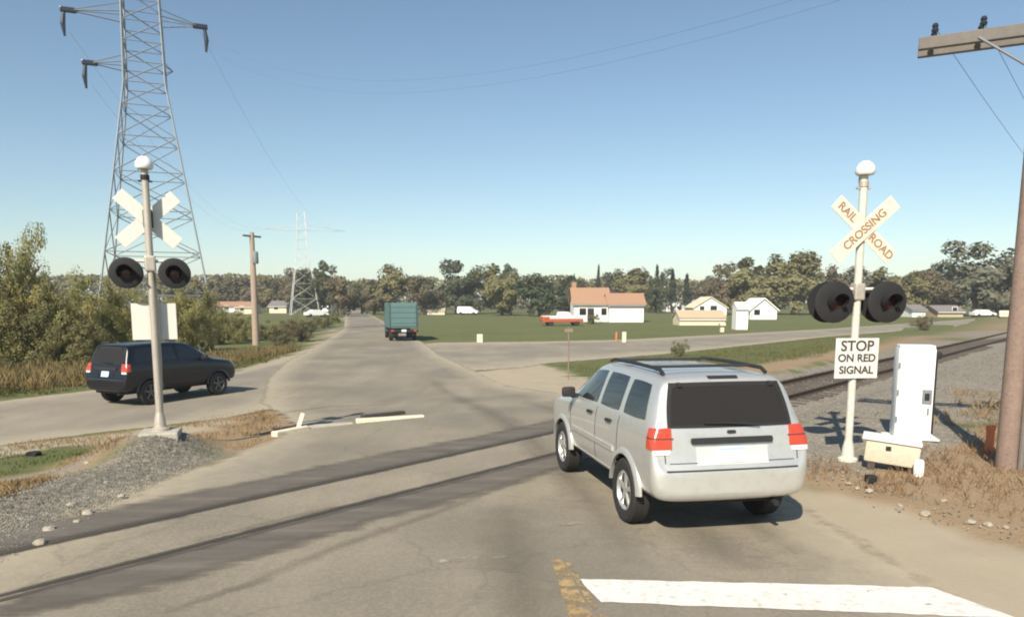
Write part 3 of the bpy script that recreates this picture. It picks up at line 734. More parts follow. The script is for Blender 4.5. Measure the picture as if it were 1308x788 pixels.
    for s in (1, -1):
        panel('tailgate_seam', 'y-', [(s * .745 - .005, .74), (s * .745 + .005, .74), (s * .755 + .005, 1.08), (s * .755 - .005, 1.08)], 'seam', nu=1, nv=10, off=.003, thick=.01)
        dg_ = 'd+' if s > 0 else 'd-'
        tl = panel('tail_light', dg_, [(-.135, .88), (.135, .88), (.12, 1.09), (-.10, 1.10)], 'red_lens', nu=10, nv=6, off=.014, rnd=.12)
        panel('reverse_light', dg_, [(-.12, .83), (.02, .83), (.02, .878), (-.12, .878)], 'clear_lens', tl, nu=8, nv=3, off=.013, rnd=.1)
        panel('lamp_divider', dg_, [(-.13, .985), (.13, .985), (.13, .995), (-.13, .995)], 'seam', tl, nu=10, nv=1, off=.016, thick=.01)
        panel('headlight', 'y+', [(s * .42, .72), (s * .76, .74), (s * .74, .88), (s * .42, .87)], 'clear_lens', nu=8, nv=5, off=.012)
    panel('tailgate_seam', 'y-', [(-.70, .735), (.70, .735), (.70, .743), (-.70, .743)], 'seam', nu=14, nv=1, off=.003, thick=.01)
    panel('bumper_step', 'y-', [(-.74, .655), (.74, .655), (.74, .672), (-.74, .672)], 'seam', nu=14, nv=1, off=.004, thick=.01)
    panel('grille', 'y+', [(-.40, .68), (.40, .68), (.40, .88), (-.40, .88)], 'trim', nu=10, nv=5, off=.010)
    MB().bbox((0, -.62 * sy, .42), (1.2 * sx, .22, .12), .03).build('tow_frame', M['flat_black'], root)
    MB().tube([(.52 * sx, -.55, .38), (.52 * sx, -.84 * sy, .36)], .032, 10).build('exhaust_pipe', M['trim'], root)
    MB().bbox((0, 1.3 * sy, .42), (1.25 * sx, 3.9 * sy, .16), .04).build('underbody', M['flat_black'], root)
    if rack:
        for s in (1, -1):
            x = s * .60 * sx
            MB().tube([(x, -.36 * sy, ZK(1.69) * sz), (x, -.26 * sy, (ZK(1.73) + .01) * sz), (x, .5, (ZK(1.73) + .02) * sz), (x, 1.2 * sy, (ZK(1.73) + .01) * sz), (x, 1.32 * sy, ZK(1.71) * sz)], .022, 8).build('roof_rail', M['trim'], root, 50)
        for y in (-.05, .95): MB().bbox((0, y * sy, (ZK(1.73) + .02) * sz), (1.20 * sx, .07, .03), .012).build('roof_bar', M['trim'], root)
    for (x, y, z) in wl: wheel(root, x, y, z, r, .225, rim='alloy' if silver else 'dark_rim')
    return root

suv = empty('suv', (2.14, 8.42, hz(2.14, 8.42) + .014), R(11.5))
tag(suv, 'silver SUV with black roof rails waiting right at the railway crossing', 'car')
make_suv(suv, 'silver_paint', 'glass', 'dark_glass')

xr, yr = -11.3, 21.9
suv2 = tag(empty('suv', (xr, yr, hz(xr, yr) + .012), R(-25)), 'black SUV turning on the side road behind the left signal mast', 'car')
make_suv(suv2, 'black_paint', 'glass', 'dark_glass', .97, .965, 1.03, rack=False, silver=False)

# simple far vehicles, still with body, glass and wheels
def far_car(name, x, y, rz, prof_body, prof_glass, wid, paint, label, cat, wheels, r=.33, extra=None, group=None):
    ro = tag(empty(name, (x, y, hz(x, y)), rz), label, cat, group)
    def ring(poly, w_, nm, mat, bev=.05):
        m_ = MB(); m_.prism(poly, -w_ / 2, w_ / 2); me = m_.mesh(nm)
        bm = bmesh.new(); bm.from_mesh(me); bmesh.ops.bevel(bm, geom=list(bm.edges), offset=bev, segments=2, affect='EDGES'); bm.to_mesh(me); bm.free()
        return link(nm, me, M[mat], ro)
    ring(prof_body, wid, 'body', paint)
    if prof_glass: ring(prof_glass, wid - .12, 'window', 'glass', .02)
    for (wxx) in wheels:
        for s in (1, -1):
            wh = MB().lathe([(r * .6, -.02), (r * .6, .02), (0, .03)], (wxx, s * (wid / 2 - .02), r), 'Y', 16).build('wheel', M['alloy'], ro)
            MB().lathe([(r * .5, -.11), (r * .95, -.11), (r, -.06), (r, .06), (r * .95, .11), (r * .55, .11)], (wxx, s * (wid / 2 - .09), r), 'Y', 20).build('tyre', M['rubber'], wh)
    if extra: extra(ro)
    return ro
sedan = [(-2.2, .35), (2.2, .35), (2.25, .62), (2.1, .80), (1.2, .92), (.55, 1.40), (-.9, 1.42), (-1.6, 1.0), (-2.2, .95)]
sedan_g = [(.98, .96), (.50, 1.36), (-.88, 1.38), (-1.42, 1.0)]
van = [(-2.4, .35), (2.4, .35), (2.45, .75), (2.2, .98), (1.5, 1.12), (.7, 1.82), (-2.25, 1.86), (-2.4, 1.0)]
van_g = [(1.25, 1.18), (.68, 1.72), (-2.0, 1.74), (-2.0, 1.18)]
pick = [(-2.6, .45), (2.5, .45), (2.6, .9), (2.4, 1.05), (1.25, 1.12), (.65, 1.72), (-.45, 1.74), (-.62, 1.12), (-2.6, 1.12)]
pick_g = [(1.0, 1.16), (.60, 1.66), (-.38, 1.68), (-.46, 1.16)]

# teal box truck driving away
x, y = at(516, 436); tr = tag(empty('box_truck', (x, y, hz(x, y) + .012), R(13)), 'teal box truck driving away down the right lane of the road', 'truck')
MB().bbox((0, 2.6, 1.93), (2.2, 5.2, 1.9), .04).build('cargo_box', M['teal'], tr)
dr = MB().bbox((0, -.02, 1.95), (1.9, .06, 1.65), .015).build('rear_door', M['teal'], tr)
for zz in (1.35, 1.75, 2.15, 2.55): MB().box((0, -.055, zz), (1.86, .02, .03)).build('door_rib', M['teal_dark'], dr)
for s in (1, -1): MB().box((s * 1.03, -.03, 1.95), (.10, .05, 1.84)).build('corner_post', M['teal_dark'], tr)
MB().bbox((0, -.08, .78), (2.15, .20, .22), .03).build('bumper', M['flat_black'], tr)
MB().bbox((0, -.19, .80), (.36, .03, .17), .01).build('licence_plate', M['white_paint'], tr)
for s in (1, -1): MB().bbox((s * .85, -.19, .80), (.22, .03, .12), .01).build('tail_light', M['red_lens'], tr)
MB().bbox((0, 2.9, .72), (.9, 5.6, .25), .03).build('chassis', M['flat_black'], tr)
MB().prism([(-1.0, .55), (1.0, .55), (1.02, 1.5), (.88, 2.25), (-.88, 2.25), (-1.02, 1.5)], 5.3, 7.1).build('cab', M['teal_dark'], tr)
for yy in (1.2, 6.3):
    for s in (1, -1):
        q = MB().lathe([(.22, -.02), (.22, .03), (0, .05)], (s * .93, yy, .42), 'X', 16).build('wheel', M['alloy'], tr)
        MB().lathe([(.2, -.14), (.40, -.14), (.42, -.08), (.42, .08), (.40, .14), (.22, .14)], (s * .88, yy, .42), 'X', 20).build('tyre', M['rubber'], q)
for s in (1, -1): MB().box((s * .62, .5, .48), (.5, .03, .42)).build('mud_flap', M['flat_black'], tr)

def pick_extra(ro):
    MB().bbox((-1.6, 0, 1.16), (1.9, 1.7, .10), .03).build('bed_cover', M['car_white'], ro)
x, y = at(718, 416); p_ = far_car('pickup_truck', x, y, R(8), pick, pick_g, 1.85, 'car_white', 'red and white pickup truck parked on the grass left of the brown roofed house', 'pickup', (-1.6, 1.65), .38)
MB().bbox((-.1, 0, .70), (5.15, 1.90, .42), .05).build('lower_body', M['red_paint'], p_)
MB().bbox((-2.2, 0, .95), (.9, 1.90, .40), .05).build('tail_end', M['red_paint'], p_)
MB().bbox((-1.6, 0, 1.17), (1.95, 1.78, .12), .03).build('bed_cover', M['car_white'], p_)
x, y = at(598, 402); far_car('parked_car', x, y, R(-12), van, van_g, 1.85, 'car_white', 'white minivan parked under the big dark green tree', 'car', (-1.5, 1.5))
x, y = at(404, 405); far_car('parked_car', x, y, R(35), sedan, sedan_g, 1.8, 'car_white', 'white sedan parked left of the road beneath the distant pylon', 'car', (-1.4, 1.4))
x, y = at(420, 400); far_car('parked_car', x, y, R(80), van, van_g, 1.85, 'car_white', 'pale van parked farther off at the left roadside tree', 'car', (-1.5, 1.5))
x, y = at(1255, 405); far_car('parked_car', x, y, R(5), sedan, sedan_g, 1.8, 'car_white', 'white sedan parked behind the thin pale pole at right', 'car', (-1.4, 1.4))
x, y = at(1283, 407); far_car('parked_car', x, y, R(60), sedan, sedan_g, 1.8, 'house_cream', 'cream sedan parked just left of the large wooden pole', 'car', (-1.4, 1.4))

# ------------------------------------------------------------------ crossing signals
def text_mesh(s, size, depth=.003):
    cu = bpy.data.curves.new('lettering', 'FONT'); cu.body = s; cu.size = size; cu.extrude = depth; cu.align_x = 'CENTER'; cu.align_y = 'CENTER'; cu.offset = .004
    o = bpy.data.objects.new('lettering', cu); COL.objects.link(o); bpy.context.view_layer.update()
    me = eval_mesh(o); bpy.data.objects.remove(o); return me
def signal(x, y, z, rz, label, zc, zl, zsg, ztop, blade, text, mast_mat, lsep, ldisc, sgn_mat, back=False):
    ro = tag(empty('crossing_signal', (x, y, z), rz), label, 'crossing signal', 'railway crossing signals')
    # front of the assembly faces -Y
    MB().tube([(0, 0, .15), (0, 0, ztop - .22)], .058, 14).build('mast', M[mast_mat], ro, 50)
    bs = MB(); bs.lathe([(.15, 0), (.15, .04), (.10, .07), (.085, .22), (.07, .28), (.06, .33)], (0, 0, 0), 'Z', 20); bs.build('mast_base', M[mast_mat], ro, 40)
    be = MB().lathe([(0, .17), (.05, .165), (.10, .13), (.135, .07), (.145, 0), (.12, -.035), (.05, -.04), (0, -.04)], (0, -.02, ztop - .17), 'Z', 20).build('bell', M['white_paint'], ro, 50)
    bb = MB(); bb.box((0, .02, ztop - .26), (.09, .11, .10)); bb.box((0, 0, ztop - .40), (.22, .05, .025)); bb.lathe([(.07, -.05), (.07, .03)], (0, 0, ztop - .33), 'Z', 14); bb.build('bell_bracket', M['flat_black' if back else 'alu'], be, 40)
    side = 1 if back else -1      # the blades are bolted to the side of the mast that faces their traffic
    for i, a in enumerate((R(42), R(-42))):
        rot = Matrix.Rotation(a, 3, 'Y')
        yy = side * ((.15 if back else .075) + .02 * i)
        bl = MB().bbox((0, 0, 0), (blade, .014, .235), .006, None).build('crossbuck_blade', M['cream_sign' if text else 'sign_white'], ro)
        bl.rotation_euler = (0, a, 0); bl.location = (0, yy, zc)
        if text:
            word = text[i]
            for wd, off in word:
                lt = link('lettering', text_mesh(wd, .172), M['letter_red'], bl); lt.location = (off, -.0095, 0); lt.rotation_euler = (R(90), 0, 0)
    MB().bbox((0, side * (.105 if back else .045), zc), (.15, .10 if back else .06, .30), .02).build('blade_clamp', M['flat_black'], ro)
    # flashing light pair on a cross arm
    MB().tube([(-lsep / 2, 0, zl + .20), (lsep / 2, 0, zl + .20)], .026, 10).build('light_arm', M['mast_white'], ro, 50)
    MB().bbox((0, 0, zl + .16), (.17, .17, .26), .03).build('arm_bracket', M['alu'], ro)
    for s in (-1, 1):
        dirs = (-1, 1)
        for dsgn in dirs:
            px = s * lsep / 2; py = dsgn * .115
            u_ = MB().lathe([(.0, -dsgn * .105), (.09, -dsgn * .10), (.125, -dsgn * .07), (.13, -dsgn * .02), (.13, 0)], (px, py, zl), 'Y', 20).build('flashing_light', M['flat_black'], ro, 45)
            MB().lathe([(ldisc, 0), (ldisc, dsgn * .012), (ldisc - .02, dsgn * .02), (.13, dsgn * .024)], (px, py - dsgn * .01, zl), 'Y', 36).build('backing_disc', M['flat_black'], u_, 45)
            MB().lathe([(0, dsgn * .04), (.07, dsgn * .035), (.105, dsgn * .02), (.105, 0)], (px, py, zl), 'Y', 22).build('lens', M['lamp_red'], u_, 50)
            # visor: a hood round the upper two thirds of the lens
            v_ = MB(); n = 20
            for k in range(n + 1):
                a = R(-35) + (R(250)) * k / n
                dl = .21 if 25 < math.degrees(a) < 155 else .21 - .12 * min(1, min(abs(math.degrees(a) - 25), abs(math.degrees(a) - 155)) / 60)
                for rr, yy in ((.125, 0), (.132, dl), (.128, dl), (.119, 0)):
                    v_.v.append(Vector((px + rr * math.cos(a), py + dsgn * (yy + .01), zl + rr * math.sin(a))))
                if k:
                    for j in range(4):
                        e = (k - 1) * 4 + j; f_ = (k - 1) * 4 + (j + 1) % 4; v_.f.append((e, f_, f_ + 4, e + 4))
            v_.build('visor', M['flat_black'], u_, 45)
            MB().tube([(px, py * .55, zl + .06), (px, 0, zl + .20)], .022, 8).build('lamp_hanger', M['alu'], u_)
    so_ = .15 if back else .085
    sg = MB().bbox((0, side * so_, zsg), (.70, .008, .62), .003).build('stop_sign_plate', M[sgn_mat], ro)
    if text:
        for line, dzz, sz in (('STOP', .185, .225), ('ON RED', 0, .165), ('SIGNAL', -.185, .165)):
            lt = link('lettering', text_mesh(line, sz), M['letter'], sg); lt.location = (0, -.0925, zsg + dzz); lt.rotation_euler = (R(90), 0, 0)
    MB().box((0, side * (so_ - .045), zsg), (.05, .075, .60)).build('sign_bracket', M['flat_black'], sg)
    MB().tube([(.045, .05, .3), (.07, .05, 1.2), (.06, .03, zl)], .016, 6).build('conduit', M['alu'], ro)
    return ro
sx_, sy_ = 5.32, 11.57; z0 = hz(sx_, sy_) + .0
zz = lambda v: z_at(sx_, sy_, v) - z0
signal(sx_, sy_, z0, R(6), 'right railway signal with lettered crossbuck, paired dark lamps and stop on red plate', zz(294), zz(386), zz(457), zz(206), 1.25,
       [[('RAIL', -.38), ('ROAD', .38)], [('CROSSING', 0)]], 'mast_white', .85, .315, 'sign_white')
sx_, sy_ = -6.11, 12.75; z0 = hz(sx_, sy_) + .05
zz = lambda v: z_at(sx_, sy_, v) - z0
signal(sx_, sy_, z0, R(22), 'left railway signal seen from behind with blank white crossbuck on the gravel mound', zz(279), zz(349), zz(411), zz(200), 1.20, None, 'alu', .74, .255, 'sign_white', True)
x, y = sx_, sy_
tag(MB().bbox((x, y, hz(x, y) - .07), (.62, .62, .25), .03, Matrix.Rotation(.3, 3, 'Z')).build('concrete_footing', M['concrete']), 'square concrete footing under the left signal mast', 'footing')

# ------------------------------------------------------------------ white relay cabinet on its stand
x, y = 7.35, 13.55; z0 = hz(x, y)
ca_ = tag(empty('signal_cabinet', (x, y, z0), R(-16)), 'tall white metal signal cabinet with small dark badge beside the tracks', 'cabinet')
zb, zt = z_at(x, y, 556) - z0, z_at(x, y, 443) - z0
MB().bbox((0, 0, (zb + zt) / 2), (.62, .42, zt - zb), .055).build('cabinet_body', M['white_paint'], ca_, 50)
MB().bbox((0, 0, zt + .01), (.58, .38, .06), .025).build('cabinet_roof', M['white_paint'], ca_, 50)
dr = MB().bbox((-.02, -.218, (zb + zt) / 2), (.54, .014, zt - zb - .16), .005).build('door', M['white_paint'], ca_)
MB().bbox((.19, -.232, zb + (zt - zb) * .46), (.16, .016, .26), .01).build('badge', M['steel_shade'], dr)
MB().bbox((.19, -.243, zb + (zt - zb) * .46), (.08, .01, .13), .004).build('badge_core', M['flat_black'], dr)
for zq in (.2, .5, .8): MB().box((-.285, -.228, zb + (zt - zb) * zq), (.03, .02, .10)).build('hinge', M['steel_shade'], dr)
MB().box((.22, -.232, zb + (zt - zb) * .30), (.03, .03, .12)).build('lock_handle', M['steel_shade'], dr)
MB().bbox((.36, -.10, zt - .14), (.10, .12, .13), .03).build('vent_hood', M['flat_black'], ca_)
MB().bbox((.322, 0, (zb + zt) / 2 - .05), (.02, .40, zt - zb - .25), .005).build('shaded_side', M['flat_black'], ca_)  # black sheet paints in the shade on the cabinet's right side
MB().bbox((0, 0, zb - .02), (.86, .60, .035), .01).build('base_plate', M['white_paint'], ca_)
for sx2 in (-.34, .34):
    for sy2 in (-.22, .22): MB().tube([(sx2, sy2, zb - .03), (sx2, sy2, -.35)], .03, 8).build('leg', M['steel_shade'], ca_)
MB().bbox((.12, .05, (zb - .05) / 2 - .1), (.5, .4, zb + .15), .03).build('dark_void', M['flat_black'], ca_)  # black block stands in for the shaded gap under the base plate
x, y = at(1138, 598, 0); z0 = hz(x, y)
jb = tag(empty('battery_box', (x, y, z0), R(-27)), 'low beige battery box lying in front of the white cabinet', 'box')
MB().bbox((0, 0, .26), (.74, .42, .34), .04, Matrix.Rotation(R(5), 3, 'Y')).build('box_body', M['beige'], jb, 50)
MB().bbox((-.01, 0, .45), (.80, .48, .05), .015, Matrix.Rotation(R(5), 3, 'Y')).build('lid', M['white_paint'], jb)
MB().box((-.05, -.218, .34), (.07, .02, .06)).build('latch', M['flat_black'], jb)
for s in (-.27, .27): MB().box((s, 0, .06), (.10, .36, .14)).build('foot', M['tie'], jb)
x, y = at(1173, 607, 0); tag(MB().lathe([(.07, -.05), (.07, .20), (.05, .23), (0, .24)], (x, y, hz(x, y)), 'Z', 16).build('pipe_cap', M['white_paint'], None, 40), 'short white capped pipe standing under the white cabinet', 'pipe')
for (u, v, lab) in ((1112, 616, 'small dark lump of iron beside the low beige battery box'),):
    x, y = at(u, v, 0); tag(MB().bbox((x, y, hz(x, y) + .05), (.14, .12, .12), .03).build('iron_lump', M['flat_black']), lab, 'iron')

# ------------------------------------------------------------------ utility poles, pylons
x, y = 7.42, 10.95; z0 = hz(x, y)
up = tag(empty('utility_pole', (x, y, z0), 0), 'large reddish wooden utility pole with crossarm standing in dry weeds', 'utility pole')
MB().tube([(0, 0, -.3), (.0, 0, 1.5), (.02, .02, 4.5), (.03, .03, 8.6)], [.145, .135, .12, .105], 18).build('pole', M['wood'], up, 50)
za = z_at(x, y, 40) - z0
ar = MB()
for s in (-1, 1): ar.bbox((0, s * .19, 0), (3.1, .11, .165), .012)
ar = ar.build('crossarm', M['arm_wood'], up); ar.location = (.02, .02, za); ar.rotation_euler = (0, 0, R(-27))
for k in (-1.35, -.75, .75, 1.35):
    for s in (-1, 1):
        MB().lathe([(.012, .07), (.012, .14), (.042, .14), (.05, .17), (.034, .20), (.045, .225), (.03, .26), (0, .275)], (k, s * .19, 0), 'Z', 12).build('insulator', M['insul'], ar, 40)
for s in (-1, 1): MB().tube([(s * .8, -.25, -.03), (0, -.19, -.62)], .02, 6).build('arm_brace', M['steel_shade'], ar)
MB().tube([(.13, -.13, -.2), (.13, -.13, 1.55), (.12, -.12, 2.6)], .04, 8).build('conduit', M['arm_wood'], up)
# the next poles down the line, and its wires
pa = Vector((x, y, z0 + za))
pole2 = None; spots = []
for i, t_ in enumerate((62, 120)):
    qx, qy = x + T.x * t_ + 1.0, y + T.y * t_
    o = tag(empty('utility_pole', (qx, qy, hz(qx, qy))), ['thin pale pole by the white sedan at the far right', 'farthest pale pole down the railway line at right'][i], 'utility pole')
    MB().tube([(0, 0, -.2), (0, 0, 8.2)], [.14, .10], 10).build('pole', M['pale_steel'], o, 50)
    MB().bbox((0, 0, 7.2), (2.6, .12, .14), .01, Matrix.Rotation(R(-48), 3, 'Z')).build('crossarm', M['arm_wood'], o)
    spots.append(Vector((qx, qy, hz(qx, qy) + 7.4)))
for k in (-1.35, -.75):
    off = Vector((k * math.cos(R(-27)), k * math.sin(R(-27)), .27)); a = pa + off; b_ = spots[0] + Vector((k * .67, -k * .74, 0))
    pts = [a.lerp(b_, i / 16) - Vector((0, 0, 2.2 * 4 * (i / 16) * (1 - i / 16) * .5)) for i in range(17)]
    tag(MB().tube(pts, .004, 5).build('overhead_wire', M['wire']), 'thin overhead wire sagging from the crossarm of the large wooden pole', 'wire', 'wires on the wooden pole')
# orange marker post by the pole
x, y = at(1263, 578, 0); om = tag(empty('marker_post', (x, y, hz(x, y)), .2), 'faded orange marker post standing left of the large wooden pole', 'marker post')
MB().bbox((0, 0, .17), (.14, .05, .42), .015).build('post', M['orange'], om); MB().bbox((0, 0, .42), (.16, .07, .09), .02).build('cap', M['orange'], om)

x, y = at(327, 441); pl = tag(empty('utility_pole', (x, y, hz(x, y))), 'wooden utility pole with transformer on the left verge beyond the black SUV', 'utility pole')
ht = z_at(x, y, 297) + .5
MB().tube([(0, 0, -.2), (.03, 0, ht * .6), (.05, 0, ht)], [.24, .20, .15], 12).build('pole', M['pale_wood'], pl, 50)
MB().lathe([(.18, 0), (.20, .04), (.20, .72), (.17, .80), (0, .84)], (.26, -.12, z_at(x, y, 337) + .5), 'Z', 14).build('transformer', M['steel_shade'], pl, 50)
MB().box((.05, 0, ht - .25), (1.5, .10, .12), Matrix.Rotation(R(60), 3, 'Z')).build('crossarm', M['arm_wood'], pl)

def bar(m_, a, b_, r): m_.tube([a, b_], r, 4, False)
def lattice(name, x, y, rz, base, waist, zw, top, zt, arms, label, mat, armmat, r, group, nb1=7, nb2=9, ends=True):
    ro = tag(empty(name, (x, y, hz(x, y)), rz), label, 'pylon', group)
    lv = [(zw * (1 - (1 - i / nb1) ** 1.25), None) for i in range(nb1 + 1)]
    prof = lambda z: (base + (waist - base) * z / zw) if z < zw else waist + (top - waist) * (z - zw) / (zt - zw)
    zs = [z for z, _ in lv] + [zw + (zt - zw) * i / nb2 for i in range(1, nb2 + 1)]
    br = MB(); cs = ((-1, -1), (1, -1), (1, 1), (-1, 1))
    for (cx, cy) in cs:
        MB().tube([(cx * prof(z) / 2, cy * prof(z) / 2, z) for z in zs], r * 1.7, 4).build('tower_leg', mat, ro)
    for z0_, z1_ in zip(zs, zs[1:]):
        p0, p1 = prof(z0_) / 2, prof(z1_) / 2
        for k in range(4):
            a, b_ = cs[k], cs[(k + 1) % 4]
            bar(br, (a[0] * p0, a[1] * p0, z0_), (b_[0] * p1, b_[1] * p1, z1_), r)
            if z0_ < zw * .8: bar(br, (b_[0] * p0, b_[1] * p0, z0_), (a[0] * p1, a[1] * p1, z1_), r * .8)
            bar(br, (a[0] * p1, a[1] * p1, z1_), (b_[0] * p1, b_[1] * p1, z1_), r * .8)
    br.build('bracing', armmat, ro)
    for (za, L, Rr) in arms:
        wv = prof(za) / 2
        for s, ln in ((-1, L), (1, Rr)):
            m_ = MB(); tip = Vector((s * ln, 0, za))
            for cy in (-1, 1):
                bar(m_, (s * wv, cy * wv, za), tip, r * 1.1); bar(m_, (s * wv, cy * wv, za + ln * .12), tip, r * .9)
            bar(m_, (s * wv, -wv, za), (s * wv, wv, za), r); bar(m_, (s * wv, -wv, za), (s * wv, -wv, za + ln * .12), r); bar(m_, (s * wv, wv, za), (s * wv, wv, za + ln * .12), r)
            o = m_.build('cross_arm', armmat, ro)
            if not ends: continue
            if (s, za) == (1, arms[1][0]): continue
            MB().bbox((s * ln, 0, za), (1.1, .36, .36), .08).build('arm_end', M['insul'], o)
            MB().tube([(s * (ln + .30), 0, za - .1), (s * (ln + .42), 0, za - 1.0), (s * (ln + .35), 0, za - 1.9)], [.12, .18, .08], 8).build('insulator', M['insul'], o)
    return ro
x, y = at(206, 432)
zA1, zA2 = z_at(x, y, 25), z_at(x, y, 88)
lattice('transmission_tower', x, y, R(22), 8.6, 2.9, z_at(x, y, 112) + .5, 2.3, zA1 + 9, [(zA1 + .5, 5.0, 4.2), (zA2 + .5, 3.8, 2.0), (zA1 + 7.5, 5, 5)],
        'tall steel lattice transmission tower behind the left crossing signal', M['galv'], M['steel_shade'], .042, None)
x, y = at(389, 402, -.5); k = (y ** 2 + x ** 2) ** .5
lattice('transmission_tower', x, y, R(20), 6.2, 2.2, z_at(x, y, 315), 1.6, z_at(x, y, 268), [(z_at(x, y, 291), 8.8, 10.0)],
        'pale distant pylon with one wide arm beyond the roadside pole', M['pale_steel'], M['pale_steel'], .035, None, 5, 4, False)

cables = []
def conductor(a, b_, sag, label, r=.008):
    a, b_ = Vector(a), Vector(b_)
    pts = [a.lerp(b_, i / 24) - Vector((0, 0, sag * 4 * (i / 24) * (1 - i / 24))) for i in range(25)]
    tag(MB().tube(pts, r, 4).build('power_cable', M['wire']), label, 'cable', 'cables between the pylons')
tx, ty = at(206, 432); fx, fy = at(389, 402)
for s_, zq, L in ((-1, zA1 - 1.6, 5.0), (1, zA1 - .4, 4.2), (-1, zA2 - 1.6, 3.8)):
    conductor((tx + s_ * L * math.cos(R(22)), ty + s_ * L * math.sin(R(22)), zq), (fx + s_ * 8.5 * math.cos(R(20)), fy + s_ * 8.5 * math.sin(R(20)), z_at(fx, fy, 292)), 4.5, 'thin power cable running from the big lattice tower towards the distant pylon')

for q_ in (0, .9):
    conductor((tx + 4.2 * math.cos(R(22)), ty + 4.2 * math.sin(R(22)) - 1, zA1 - 1.4 + q_), (14, 10 + q_, 9.6 + q_ * .5), 4.2, 'faint service wire slanting across the upper sky to the right', .003)

# ------------------------------------------------------------------ small roadside things
kb = tag(empty('kerb', (*at(352, 549, -.1), 0)), 'low white painted concrete kerb at the corner of the side road', 'kerb')
ox, oy = at(352, 549, -.1)
def kerb_piece(p0, p1, w_, h_, name, mat):
    a, b_ = Vector(p0), Vector(p1); c_ = (a + b_) / 2; d = b_ - a
    return MB().bbox((c_.x - ox, c_.y - oy, hz(c_.x, c_.y) + h_ / 2 - .02), (d.length, w_, h_ + .04), .02, Matrix.Rotation(math.atan2(d.y, d.x), 3, 'Z')).build(name, M[mat], kb)
kerb_piece(at(350, 551, -.1), at(392, 543, -.1), .18, .08, 'kerb_stone', 'cream_sign')
kerb_piece(at(394, 542, -.1), at(450, 538, -.1), .18, .06, 'kerb_stone', 'concrete')
kerb_piece(at(455, 537, -.1), at(541, 533, -.12), .17, .08, 'kerb_stone', 'cream_sign')
kerb_piece(at(462, 531, -.12), at(516, 527, -.15), .16, .10, 'kerb_dark_bar', 'kerb_dark')  # low dark bar just beyond the last kerb stone
x, y = at(379, 544, -.1); st = tag(empty('marker_stake', (x, y, hz(x, y)), 0), 'short pale leaning stake on the white corner kerb', 'stake')
MB().box((.07, 0, .17), (.08, .03, .42), Matrix.Rotation(R(20), 3, 'Y')).build('stake_board', M['cream_sign'], st)
MB().box((0, 0, .02), (.2, .12, .05)).build('stake_foot', M['concrete'], st)

def stone(x, y, s, mat, label, cat='stone', grp=None):
    bm = bmesh.new(); bmesh.ops.create_icosphere(bm, subdivisions=2, radius=s)
    for v in bm.verts: v.co *= random.uniform(.75, 1.15); v.co.z *= .6
    me = bpy.data.meshes.new('stone'); bm.to_mesh(me); bm.free()
    return tag(link('stone', me, M[mat], loc=(x, y, hz(x, y) + s * .25), rot=(0, 0, random.random() * 6)), label, cat, grp)
GS = 'pale stones along the edge of the dry weeds'
for (u, v, s) in ((1095, 624, .06), (1110, 628, .09), (1083, 618, .06), (1182, 657, .07), (1150, 646, .05), (1262, 671, .06), (1285, 674, .06), (1240, 668, .06), (1205, 640, .05)):
    x, y = at(u, v, 0); stone(x, y, s * random.uniform(.6, 1.0), 'field_stone', 'pale stone lying along the edge of the dry weeds at right', 'stone', GS)
GS2 = 'pale stones on the gravel mound'
for (u, v, s) in ((112, 589, .06), (155, 629, .07), (112, 652, .08), (98, 662, .06), (62, 672, .09), (50, 690, .08), (90, 640, .06), (135, 612, .05)):
    x, y = at(u, v, .05); stone(x, y, s * random.uniform(.6, 1.0), 'field_stone', 'pale stone lying on the grey gravel mound at left', 'stone', GS2)
for (u, v, lab) in ((42, 565, 'dark clump of plant debris in the left grass strip'),):
    x, y = at(u, v, -.1); stone(x, y, .14, 'flat_black', lab, 'debris')

def post(name, u, v, h, w_, mat, label, cat, cap=None):
    x, y = at(u, v); o = tag(empty(name, (x, y, hz(x, y))), label, cat)
    MB().bbox((0, 0, h * .45), (w_, w_, h), .02).build('post', M[mat], o)
    if cap: MB().bbox((0, 0, h * .95), (w_ * 1.6, w_ * 2.2, h * .35), .04).build('head', M[cap], o)
    return o
post('roadside_post', 797, 437, .8, .28, 'house_cream', 'cream short post on the field edge in front of the brown roofed house', 'post')
post('marker_post', 787, 436, .75, .12, 'orange', 'thin orange marker beside the cream post at the field edge', 'marker post')
post('litter_bin', 613, 437, .62, .42, 'house_cream', 'pale bin standing alone on the grass right of the teal truck', 'bin')
post('mailbox', 922, 424, .8, .35, 'house_cream', 'cream mailbox at the gravel road before the tan shed', 'mailbox', 'house_cream')
x, y = at(726, 482, -.3); o = tag(empty('sign_post', (x, y, hz(x, y))), 'thin dark post on the grass corner of the gravel road', 'post')
MB().tube([(0, 0, -.1), (0, 0, z_at(x, y, 418) + .4)], .025, 8).build('post', M['wood'], o)
MB().box((0, -.03, z_at(x, y, 420) + .35), (.3, .01, .12)).build('plate', M['wood'], o)

